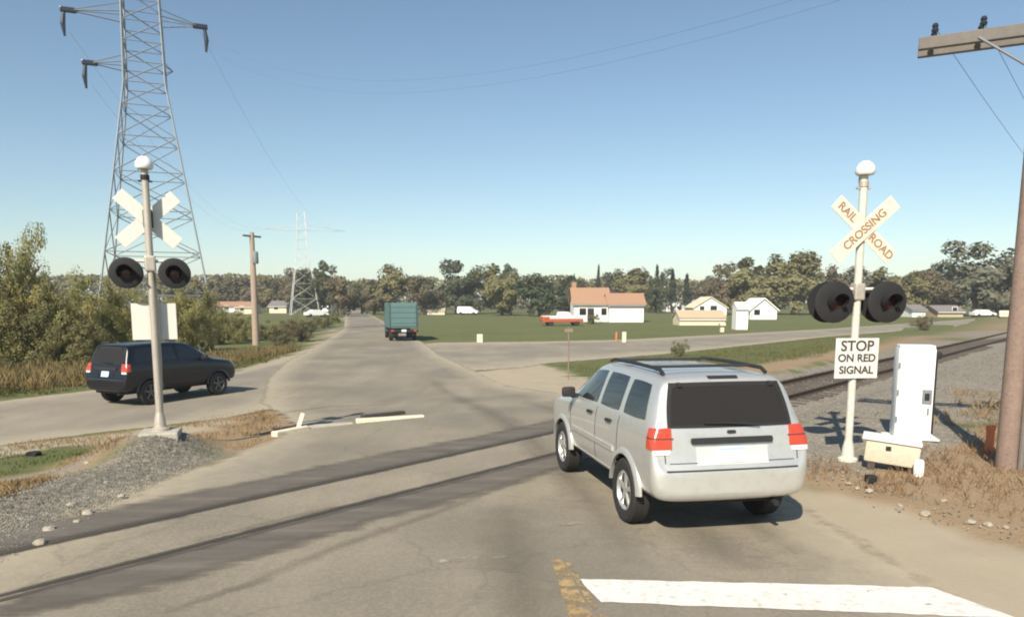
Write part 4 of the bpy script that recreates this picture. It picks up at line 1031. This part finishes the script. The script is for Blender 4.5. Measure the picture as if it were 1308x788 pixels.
# ------------------------------------------------------------------ houses
def house(name, u0, u1, vb, vt, ve, depth, wall, roof, label, rz=0, wins=(), door=None, cat='house', over=.35, gable=False, chim=None):
    xa, ya = at(u0, vb); xb, _ = at(u1, vb)
    wd = xb - xa; cx = (xa + xb) / 2
    ro = tag(empty(name, (cx, ya + depth / 2, hz(cx, ya)), rz), label, cat)
    he = z_at(cx, ya, ve) - hz(cx, ya); hr = max(he + .5, z_at(cx, ya + depth / 2, vt) - hz(cx, ya))
    hw, hd = wd / 2, depth / 2
    b_ = MB()
    if gable:
        b_.prism([(-hw, -.3), (hw, -.3), (hw, he), (0, hr), (-hw, he)], -hd, hd)
        wl = b_.build('wall', M[wall], ro); r_ = MB()
        for s in (1, -1):
            L = math.hypot(hw + over, hr - he); a = math.atan2(hr - he, hw)
            r_.box((s * (hw + over) / 2, 0, (hr + he) / 2 - over * .25 + .10), (L + .15, depth + 2 * over, .16), Matrix.Rotation(s * a, 3, 'Y'))
    else:
        b_.add([(-hw, -hd, -.3), (hw, -hd, -.3), (hw, hd, -.3), (-hw, hd, -.3), (-hw, -hd, he), (hw, -hd, he), (hw, hd, he), (-hw, hd, he), (-hw, 0, hr), (hw, 0, hr)],
               [(0, 1, 5, 4), (2, 3, 7, 6), (1, 2, 6, 9, 5), (3, 0, 4, 8, 7), (4, 5, 9, 8), (6, 7, 8, 9), (3, 2, 1, 0)])
        wl = b_.build('wall', M[wall], ro); r_ = MB()
        a = math.atan2(hr - he, hd)
        for s in (1, -1):
            L = math.hypot(hd + over, (hr - he) * (1 + over / hd))
            r_.box((0, s * (hd + over) / 2, (hr + he) / 2 - over * (hr - he) / hd / 2 + .12), (wd + 2 * over, L, .16), Matrix.Rotation(-s * a, 3, 'X'))
    rf = r_.build('roof', M[roof], ro)
    if chim is not None: MB().box((chim * hw, .4, hr + .3), (.7, .7, 1.4)).build('chimney', M['roof_brown'], rf)
    for (k, zc, ww, hh) in wins:
        f_ = MB().box((k * hw, -hd - .02, zc), (ww + .2, .08, hh + .2)).build('window', M['house_white'], ro)
        MB().box((k * hw, -hd - .055, zc), (ww, .05, hh)).build('pane', M['glass'], f_)
    MB().box((0, -hd - over - .02, he - .02 - (0 if gable else .12)), (wd + over, .12, .12)).build('gutter', M['house_white' if wall != 'house_white' else 'galv'], rf) if not gable else None
    if door: MB().box((door * hw, -hd - .03, 1.0), (.95, .1, 2.0)).build('door', M['dark'], ro)
    return ro
house('house', 733, 778, 411, 369, 388, 7.0, 'house_white', 'roof_brown', 'white house with tall brown shingle roof behind the red and white pickup', 0, [(-.5, 1.5, 1.0, 1.0), (.7, 1.5, .8, 1.0)], -.05, chim=-.9)
house('garage', 778, 822, 411.5, 376, 389, 5.5, 'house_white', 'roof_brown', 'white garage wing with low brown roof adjoining the tall roofed house', 0, [], None, 'garage')
house('house', 850, 876, 398, 384, 391, 6, 'house_white', 'roof_grey', 'small white gabled house under the dark conifers', 0, [(.3, 1.2, 1, .8)], None, gable=True)
house('house', 886, 928, 403, 380, 393, 8, 'house_white', 'house_cream', 'white gabled house behind the tan shed', 0, [(.2, 1.6, 1.4, 1.0)], -.5, gable=True)
house('shed', 868, 926, 415.5, 398, 407, 4, 'house_cream', 'house_tan', 'long low cream shed with tan roof on the field', 0, [], None, 'shed', .15)
house('shed', 940, 955, 421, 392, 394, 1.6, 'house_white', 'house_white', 'narrow upright white shed standing by the gravel road', 0, [], None, 'shed', .05)
house('house', 958, 992, 408, 382, 396, 7, 'house_white', 'house_white', 'white house with pale roof right of the narrow white shed', 0, [(-.5, 1.2, 1, .9)], None, gable=True)
house('house', 1165, 1182, 405, 390, 396, 6, 'house_white', 'roof_grey', 'small white house peeking out right of the dark signal lamps', 0, [], None)
house('house', 1198, 1230, 405, 391, 398, 6, 'house_tan', 'roof_grey', 'low tan house among the trees left of the thin pale pole', 0, [(.3, 1.4, .9, .9)], None)
house('house', 270, 300, 399, 386, 391, 7, 'house_white', 'roof_brown', 'long low white house far behind the dark bush at left', 0, [(.3, 1.4, 1, .9)], None)
house('house', 301, 322, 401, 386, 392, 7, 'house_cream', 'roof_brown', 'cream house just left of the roadside transformer pole', 0, [(-.2, 1.4, 1, .9)], None)
house('house', 344, 366, 400, 385, 391, 7, 'house_cream', 'roof_grey', 'pale house between the transformer pole and the distant pylon', 0, [(-.2, 1.4, 1, .9)], None)
house('shed', 546, 568, 402, 393, 397, 4, 'house_cream', 'house_tan', 'low cream shed just right of the teal truck', 0, [], None, 'shed', .15)

# ------------------------------------------------------------------ trees and bushes
def crown_mesh(name, n, clumps, rx, ry, rz_, leaf, flat=.9, seed=0, cone=False, lobes=(.25, .55)):
    """a crown of leaf-sized quads gathered in clumps through the crown's volume; unit size about rx, ry, rz_"""
    r = np.random.default_rng(seed)
    d = r.normal(size=(clumps, 3)); d /= np.linalg.norm(d, axis=1)[:, None]
    rad = r.uniform(.15, 1.0, clumps) ** .6
    c_ = d * rad[:, None]
    lb = r.normal(size=(5, 3)); lb /= np.linalg.norm(lb, axis=1)[:, None]; lb *= r.uniform(*lobes, 5)[:, None]; lr = r.uniform(.38, .68, 5)
    li = r.integers(0, 5, clumps); c_ = lb[li] + c_ * lr[li][:, None]
    c_ = c_ - (c_.max(0) + c_.min(0)) / 2; c_ = c_ / np.abs(c_).max(0) * np.array([.92, .92, .88])
    if cone:
        zz_ = r.uniform(-1, 1, clumps); ww = (1 - zz_) / 2 * .95 + .05; ang = r.uniform(0, 2 * np.pi, clumps); q = r.uniform(.4, 1, clumps)
        c_ = np.stack([np.cos(ang) * ww * q, np.sin(ang) * ww * q, zz_], 1)
    sz = r.uniform(.10, .30, clumps) if not cone else r.uniform(.10, .2, clumps)
    sel = r.integers(0, clumps, n)
    g = r.normal(size=(n, 3)); g /= np.linalg.norm(g, axis=1)[:, None]; g *= r.uniform(.2, 1, n)[:, None] ** .5
    p = c_[sel] + g * sz[sel][:, None]
    p[:, 0] *= rx; p[:, 1] *= ry; p[:, 2] *= rz_
    nn_ = g / (np.linalg.norm(g, axis=1)[:, None] + 1e-6) * .8 + p / (np.linalg.norm(p, axis=1)[:, None] + 1e-6) * .7 + np.array([0, 0, .3]) + r.normal(size=(n, 3)) * .5
    nn_ /= np.linalg.norm(nn_, axis=1)[:, None]
    a = np.cross(nn_, r.normal(size=(n, 3))); a /= np.linalg.norm(a, axis=1)[:, None]
    b0 = np.cross(nn_, a); b0 -= a * (a * b0).sum(1)[:, None]; b0 /= np.linalg.norm(b0, axis=1)[:, None]
    s1 = leaf * r.uniform(.6, 1.4, n)[:, None]; s2 = s1 * r.uniform(.5, .9, n)[:, None]
    V = np.stack([p - a * s1, p - b0 * s2 * .8, p + a * s1, p + b0 * s2], 1).reshape(-1, 3)
    V[:, 2] += rz_
    return fast_mesh(name, V, np.arange(4 * n).reshape(n, 4))
def trunk_mesh(h, r, crown_r, seed=0, limbs=7, z0=.25):
    rr = random.Random(seed); m_ = MB()
    pts = [(0, 0, -.2)]; 
    for i in range(1, 5): pts.append((rr.uniform(-.04, .04) * h, rr.uniform(-.04, .04) * h, h * .75 * i / 4))
    m_.tube(pts, [r * 1.25, r, r * .8, r * .6, r * .3], 7)
    for k in range(limbs):
        a = rr.uniform(0, 6.28); zq = h * rr.uniform(z0, .6); L = crown_r * rr.uniform(.5, .9)
        m_.tube([(0, 0, zq), (math.cos(a) * L * .5, math.sin(a) * L * .5, zq + L * .35), (math.cos(a) * L, math.sin(a) * L, zq + L * .8)], [r * .45, r * .3, r * .1], 5)
    return m_.mesh('trunk')
# unit trees: crown about 2 wide, 2 high, standing on z 0.3
DEC = [crown_mesh('crown', 6500, c_, 1, 1, 1, .058, seed=10 + i) for i, c_ in enumerate((60, 80, 50, 70, 90))]
CON = [crown_mesh('crown', 2600, 150, .62, .62, 1, .045, seed=30 + i, cone=True) for i in range(2)]
BSH = [crown_mesh('foliage', 15000, c_, 1, 1, 1, .024, lobes=(.15, .40), seed=50 + i) for i, c_ in enumerate((70, 90, 60, 80))]
TRK = [trunk_mesh(2.0, .07, .8, i) for i in range(3)]
def tinted(me, mat):
    key = me.name + mat
    if key not in TC_: 
        c_ = me.copy(); c_.materials.append(M[mat]); TC_[key] = c_
    return TC_[key]
TC_ = {}
for t_ in TRK: t_.materials.append(M['bark'])
def tree(u, vb, vt, wpx, mat, label, k=0, cone=False, name='tree', cat='tree', low=.28, group=None, z=-.5):
    x, y = at(u, vb, z); h = (z_at(x, y, vt) - hz(x, y)) * (1.0 if cone else 1.10); wd = wpx / FPX * math.hypot(x, y) * (1.0 if cone else 1.22)
    ro = tag(empty(name, (x, y, hz(x, y)), random.uniform(0, 6.28)), label, cat, group)
    sc = (h * (1 - low * .2)) / 2.0
    me = tinted((CON if cone else DEC)[k % (2 if cone else 5)], mat)
    cr = link('crown', me, None, ro); cr.scale = (wd / 2.15, wd / 2.15, sc); cr.location = (0, 0, h * low * .22)
    tk = link('trunk', TRK[k % 3], None, ro); tk.scale = (min(wd / 2, h / 2) * 1.0, min(wd / 2, h / 2) * 1.0, h / 2 * .95)
    return ro
GT = 'trees of the far tree line'
for a in [
    (408, 402, 342, 46, 'leaf_dark', 'dark rounded tree at the left roadside beneath the distant pylon arm', 0), (436, 404, 362, 40, 'leaf_brown', 'brownish low tree left of where the road vanishes', 1),
    (384, 400, 350, 44, 'leaf_brown', 'brown tree behind the legs of the distant pylon', 2), (462, 401, 366, 34, 'leaf_dark', 'dark small tree closing the far end of the road', 3),
    (502, 402, 345, 54, 'leaf_olive', 'yellowish olive tree rising behind the teal truck', 4), (478, 402, 362, 34, 'leaf_brown', 'brown tree left of the teal truck at the far road', 0),
    (540, 402, 358, 46, 'leaf_brown', 'brownish tree between the teal truck and the big dark tree', 1), (582, 401, 340, 66, 'leaf_dark', 'big dark green tree above the white minivan', 2),
    (642, 403, 345, 62, 'leaf_olive', 'broad olive tree right of the white minivan', 3), (636, 400, 345, 40, 'leaf_dark', 'dark top tree poking up behind the broad olive tree', 0), (690, 404, 356, 56, 'leaf_dark', 'dark green tree just above the red and white pickup', 4),
    (725, 400, 357, 44, 'leaf_dark', 'dark tree left of the tall brown roof', 0), (812, 399, 349, 50, 'leaf_olive', 'olive tree behind the garage wing', 1), (785, 398, 354, 50, 'leaf_dark', 'dark tree behind the joint of house and garage', 2),
    (842, 400, 350, 30, 'leaf_dark', 'dark tree right beside the end of the garage', 3), (905, 400, 358, 40, 'leaf_brown', 'brown tree rising behind the gabled white house', 4),
    (960, 402, 336, 78, 'leaf_olive', 'wide olive tree above the narrow white shed', 0), (1012, 402, 331, 70, 'leaf_olive', 'tall olive tree left of the dark signal lamps', 1), (925, 402, 346, 44, 'leaf_brown', 'brown grey tree left of the wide olive tree', 2),
    (1056, 402, 346, 50, 'leaf_brown', 'brown tree right behind the left dark signal lamp', 3), (1106, 402, 347, 60, 'leaf_grey', 'grey green tree behind the foot of the lettered crossbuck', 4), (1150, 404, 348, 54, 'leaf_olive', 'olive tree behind the right dark signal lamp', 0),
    (1190, 404, 352, 46, 'leaf_brown', 'brown tree left of the big grey green tree', 1), (1240, 404, 319, 84, 'leaf_grey', 'big rounded grey green tree behind the thin pale pole', 2), (1290, 404, 345, 52, 'leaf_brown', 'brown tree just behind the large wooden pole', 3),
    (1215, 402, 340, 46, 'leaf_dark', 'dark lower tree at the left flank of the big grey green tree', 4), (1272, 402, 352, 40, 'leaf_dark', 'dark tree between the big grey green tree and the wooden pole', 0)]:
    tree(*a, group=GT)
for a in [(764, 399, 341, 24, 'leaf_conifer', 'pointed dark conifer behind the tall brown roof', 0), (838, 399, 341, 30, 'leaf_conifer', 'tallest dark conifer right of the garage', 1), (858, 400, 346, 32, 'leaf_conifer', 'middle dark conifer above the small white gabled house', 0),
          (876, 401, 352, 36, 'leaf_conifer', 'dark spreading conifer just right of the small gabled house', 1), (733, 399, 352, 17, 'leaf_conifer', 'thin conifer tip left of the tall brown roof', 0)]:
    tree(*a, cone=True, group=GT)
for i, (u, vb, vt, wp, mt, lab) in enumerate([(262, 398, 356, 40, 'leaf_brown', 'brown tree directly right of the left signal lamp'), (296, 398, 359, 46, 'leaf_brown', 'reddish brown tree above the long low white house'), (345, 398, 358, 44, 'leaf_olive', 'olive brown tree right of the transformer pole'), (318, 398, 360, 40, 'leaf_brown', 'brown tree immediately left of the transformer pole'),
                                          (365, 398, 356, 36, 'leaf_brown', 'rusty brown tree left of the distant pylon'), (230, 398, 356, 44, 'leaf_olive', 'olive tree far behind the left signal lamp')]):
    tree(u, vb, vt, wp, mt, lab, i, group=GT)
# far woods beyond the tree line, one mass
def woods(name, y0, x0, x1, n, hmin, hmax, leaf, mat, seed, label):
    r = np.random.default_rng(seed)
    xs = r.uniform(x0, x1, n); top = hmin + (hmax - hmin) * (vnoise(xs, xs * 0 + 3.3, 14, seed) * .6 + vnoise(xs, xs * 0 + 7, 5, seed + 1) * .4)
    z = top * r.uniform(0, 1, n) ** .7; ys = y0 + r.uniform(0, 14, n)
    p = np.stack([xs, ys, z - .5], 1); a = r.normal(size=(n, 3)); a /= np.linalg.norm(a, axis=1)[:, None]; b0 = np.cross(a, r.normal(size=(n, 3))); b0 /= np.linalg.norm(b0, axis=1)[:, None]
    s = leaf * r.uniform(.6, 1.4, n)[:, None]
    V = np.stack([p - a * s, p - b0 * s * .7, p + a * s, p + b0 * s * .7], 1).reshape(-1, 3)
    tag(link(name, fast_mesh(name, V, np.arange(4 * n).reshape(n, 4)), M[mat]), label, 'woods', None, 'stuff')
woods('far_woods', 275, -240, 230, 34000, 9.5, 14, .7, 'leaf_olive', 3, 'brown far wood closing the horizon behind all the trees')

def bush(x, y, h, wd, mat, label, k=0, name='bush', low=-.25, group=None):
    ro = tag(empty(name, (x, y, hz(x, y)), random.uniform(0, 6.28)), label, 'bush', group)
    me = tinted(BSH[k % 4], mat); f_ = link('foliage', me, None, ro); f_.scale = (wd / 2.1, wd / 2.1, h / 1.9); f_.location = (0, 0, low * h * .4)
    s = link('stem', TRK[k % 3], None, ro); s.scale = (h * .24, h * .24, h * .40)
    return ro
GB = 'bushes behind the left side road'
def bpx(u, vb, vt, wpx, mat, label, k):
    x, y = at(u, vb); h = (z_at(x, y, vt) - hz(x, y)) * (1.32 if 'tallest' in label else 1.16); wd = wpx / FPX * math.hypot(x, y)
    bush(x, y, h, wd, mat, label, k, group=GB)
for a in [(22, 466, 300, 84, 'leaf_bush', 'tallest autumn bush, almost a tree, at the left edge', 0), (-30, 470, 330, 90, 'leaf_bush', 'bush cut by the left edge of the picture', 1), (78, 466, 364, 84, 'leaf_bush', 'golden green bush right of the tallest bush', 2),
          (120, 462, 362, 80, 'leaf_bush', 'yellowish bush above the rear of the black SUV', 3), (45, 468, 385, 90, 'leaf_bushdark', 'dark low bush under the tallest bush', 0), (160, 458, 366, 78, 'leaf_bush', 'autumn bush right behind the left signal plate', 1),
          (205, 455, 364, 76, 'leaf_bush', 'autumn bush just right of the left signal plate', 2), (245, 452, 368, 70, 'leaf_bush', 'low olive bush above the bonnet of the black SUV', 3), (283, 440, 388, 56, 'leaf_bushdark', 'dark green bush left of the transformer pole', 1), (255, 448, 392, 50, 'leaf_bushdark', 'dark bush above the black SUV windscreen', 2),
          (100, 470, 408, 70, 'leaf_bushdark', 'dark low bush behind the tail of the black SUV', 3), (305, 436, 400, 44, 'leaf_bush', 'small brown bush touching the transformer pole at left', 0)]:
    bpx(*a)
GB2 = 'low scrub on the left verge beyond the pole'
for i, (u, vb, vt, wp) in enumerate([(345, 434, 408, 40), (370, 430, 404, 42), (392, 424, 402, 38), (358, 444, 424, 34), (412, 418, 401, 30), (385, 436, 416, 34), (425, 412, 398, 24)]):
    x, y = at(u, vb); h = z_at(x, y, vt) - hz(x, y)
    bush(x, y, h, wp / FPX * math.hypot(x, y), 'leaf_brown' if i % 2 else 'leaf_olive', ['olive scrub just right of the transformer pole foot', 'brown scrub bush under the distant pylon left leg', 'olive scrub bush below the distant pylon right leg', 'low brown scrub nearest the side road on the verge', 'olive scrub near the white sedan at left', 'brown scrub bush halfway up the left verge', 'smallest olive scrub at the far end of the left verge'][i], i, 'scrub', group=GB2)
for i, (u, vb, vt, wp, mt, lab) in enumerate([(868, 455, 432, 24, 'leaf_olive', 'small olive bush on the grass just above the silver SUV roof'), (1178, 423, 399, 24, 'leaf_brown', 'small brown bush by the gravel road right of the signal lamps'), (717, 400, 384, 30, 'leaf_bushdark', 'dark shrub in front of the white house wall'), (757, 414, 399, 18, 'leaf_bushdark', 'dark low shrub at the tall roofed house corner')]):
    x, y = at(u, vb); h = z_at(x, y, vt) - hz(x, y); bush(x, y, h, wp / FPX * math.hypot(x, y), mt, lab, i)

# ------------------------------------------------------------------ grass, weeds, loose gravel
def blades(name, polys, n, hmin, hmax, wd, mat, seed, label, clump=.5, lean=.5, avoid=None):
    r = np.random.default_rng(seed); pts = []
    for poly in polys:
        P = np.array(poly); lo, hi = P.min(0), P.max(0)
        k = 0; q = r.uniform(lo, hi, size=(n * 6, 2)); ins = sdist(q[:, 0], q[:, 1], poly) + (vnoise(q[:, 0], q[:, 1], .8, seed) - .5) * .6 < 0
        q = q[ins]; keep = vnoise(q[:, 0], q[:, 1], .6, seed + 5) > clump * r.uniform(.4, 1.1, len(q)); q = q[keep][:n]; pts.append(q)
    q = np.concatenate(pts); l, rr_ = interp(ROAD_L, q[:, 1]), interp(ROAD_R, q[:, 1]); q = q[(q[:, 0] < l - .1) | (q[:, 0] > rr_ + .1)]
    k = len(q); z = H(q[:, 0], q[:, 1]); a = r.uniform(0, 2 * np.pi, k); h = r.uniform(hmin, hmax, k) * (0.5 + vnoise(q[:, 0], q[:, 1], 1.1, seed + 9))
    dx, dy = np.cos(a) * wd, np.sin(a) * wd; lx, ly = r.normal(size=k) * lean * h, r.normal(size=k) * lean * h
    b0 = np.stack([q[:, 0] - dx, q[:, 1] - dy, z - .03], 1); b1 = np.stack([q[:, 0] + dx, q[:, 1] + dy, z - .03], 1)
    t1 = np.stack([q[:, 0] + dx * .6 + lx * .5, q[:, 1] + dy * .6 + ly * .5, z + h * .65], 1); t0 = np.stack([q[:, 0] + lx, q[:, 1] + ly, z + h], 1)
    V = np.stack([b0, b1, t1, t0], 1).reshape(-1, 3)
    tag(link(name, fast_mesh(name, V, np.arange(4 * k).reshape(k, 4)), M[mat]), label, 'grass', None, 'stuff')
blades('dry_weeds', [dirt_polys[2][:1] + [(4.5, 10.4), (5.2, 8.6), (6.2, 7), (9, 4), (14, 8), (16, 16), (9.5, 15), (7.6, 12.4), (5.6, 12.2)]], 15000, .03, .11, .0032, 'weed_blade', 61, 'rust brown dry weeds round the large wooden pole', .45)
blades('dry_weeds', [[(7.4, 12), (9, 9), (14, 9), (18, 20), (12, 20), (8.8, 15)]], 4000, .06, .20, .0045, 'dry_blade', 62, 'straw coloured weeds behind the large wooden pole', .6)
blades('grass_strip', [[(-7.6, 13.6), (-8.0, 11), (-9.2, 8.2), (-14, 3), (-22, 5), (-10.9, 14.6), (-8.6, 15.4)]], 14000, .02, .07, .006, 'grass_blade', 63, 'green grass strip between the side road and gravel mound', .35)
blades('dry_grass', [[(-6.4, 8.6), (-6.3, 11.5), (-6.7, 13.0), (-7.6, 13.5), (-7.3, 11.4), (-8.1, 9.0), (-10, 5.5), (-9, 5)]], 6000, .02, .08, .005, 'dry_blade', 64, 'dry orange grass along the gravel mound', .5)
blades('dry_tufts', [dirt_polys[0]], 2600, .03, .09, .005, 'dry_blade', 68, 'sparse dry tufts on the tan dirt beside the white kerb', .62)
blades('tall_dry_grass', [[(-24, 26), (-17, 23.4), (-15.2, 26.5), (-13, 31), (-13, 46), (-15, 46), (-17, 35), (-22, 33), (-30, 32)]], 16000, .15, .5, .014, 'verge_blade', 65, 'tall dry grass in front of the left bushes', .45, .25)
blades('verge_grass', [[(-22, 20), (-16.5, 21.8), (-14.4, 26), (-12.2, 31), (-12.4, 40), (-14, 40), (-14.2, 31), (-16.5, 26), (-24, 24)]], 9000, .05, .18, .01, 'grass_blade', 66, 'short green verge grass on the far side of the side road', .3)
blades('corner_grass', [[(2.2, 35), (3.6, 27.5), (14, 34), (28, 60), (26, 62), (9.5, 42.5)]], 14000, .03, .10, .012, 'grass_blade', 67, 'grass triangle between the gravel road and the railway', .3)
def pebbles(name, polys, n, smin, smax, mat, seed, label):
    r = np.random.default_rng(seed); Q = []
    for poly in polys:
        P = np.array(poly); lo, hi = P.min(0), P.max(0); q = r.uniform(lo, hi, size=(n * 5, 2)); q = q[sdist(q[:, 0], q[:, 1], poly) < .15 * r.normal(size=len(q))][:n]; Q.append(q)
    q = np.concatenate(Q); k = len(q); z = H(q[:, 0], q[:, 1])
    base = np.array([(1, 0, 0), (0, 1, 0), (-1, 0, 0), (0, -1, 0), (0, 0, 1), (0, 0, -1)], float)
    tri = np.array([(0, 1, 4), (1, 2, 4), (2, 3, 4), (3, 0, 4), (1, 0, 5), (2, 1, 5), (3, 2, 5), (0, 3, 5)])
    s = r.uniform(smin, smax, (k, 1, 1)) * r.uniform(.6, 1.3, (k, 6, 1)); rot = r.uniform(0, 6.28, k)
    b_ = base[None] * s; c_, sn = np.cos(rot)[:, None], np.sin(rot)[:, None]
    V = np.stack([b_[..., 0] * c_ - b_[..., 1] * sn + q[:, :1], b_[..., 0] * sn + b_[..., 1] * c_ + q[:, 1:], b_[..., 2] * .75 + z[:, None] + .012], -1).reshape(-1, 3)
    F = (tri[None] + 6 * np.arange(k)[:, None, None]).reshape(-1, 3)
    tag(link(name, fast_mesh(name, V, F), M[mat]), label, 'gravel', None, 'stuff')
M['pebble'] = None
m, t, b = newmat('loose_stone'); p = wpos(t); vo = N(t, 'ShaderNodeTexVoronoi', Scale=12.0); t.links.new(p, vo.inputs['Vector']); sp = t.nodes.new('ShaderNodeSeparateColor'); t.links.new(vo.outputs['Color'], sp.inputs[0])
t.links.new(ramp(t, sp.outputs[1], [(0, (0.14, 0.137, 0.118)), (.6, (0.215, 0.205, 0.172)), (1, (0.36, 0.33, 0.275))]), b.inputs['Base Color']); b.inputs['Roughness'].default_value = .9; M['pebble'] = m
pebbles('gravel_stones', [[(-5.0, 7), (-4.95, 10), (-4.9, 11.8), (-5.4, 13.0), (-6.2, 13.2), (-6.2, 11.2), (-6.7, 9.4), (-8, 7.2), (-9, 5), (-6.5, 5)]], 20000, .005, .016, 'pebble', 71, 'grey loose stones heaped on the gravel mound at left')
pebbles('ballast_stones', [[tp(6.8, -3), tp(6.8, 1.9), tp(40, 2.2), tp(40, -5), tp(12, -6)]], 14000, .008, .026, 'pebble', 72, 'loose track ballast at right of the road')
pebbles('roadside_pebbles', [[(4.0, 11), (4.6, 9), (5.3, 7.5), (6.4, 6.2), (5.8, 8), (4.9, 11.5)]], 300, .006, .022, 'pebble', 73, 'scattered pebbles along the right road edge')

# ------------------------------------------------------------------ haze: the far trees fade a little
m = bpy.data.materials.new('pale_haze'); m.use_nodes = True; t = m.node_tree; t.nodes.clear()
ou = t.nodes.new('ShaderNodeOutputMaterial'); pv = t.nodes.new('ShaderNodeVolumePrincipled')
pv.inputs['Color'].default_value = (0.90, 0.95, 1.0, 1); pv.inputs['Density'].default_value = 0.00045; pv.inputs['Anisotropy'].default_value = 0.0
t.links.new(pv.outputs[0], ou.inputs['Volume'])
tag(MB().box((0, 1230, 21.5), (3100, 2680, 46)).build('haze', m), kind='stuff')
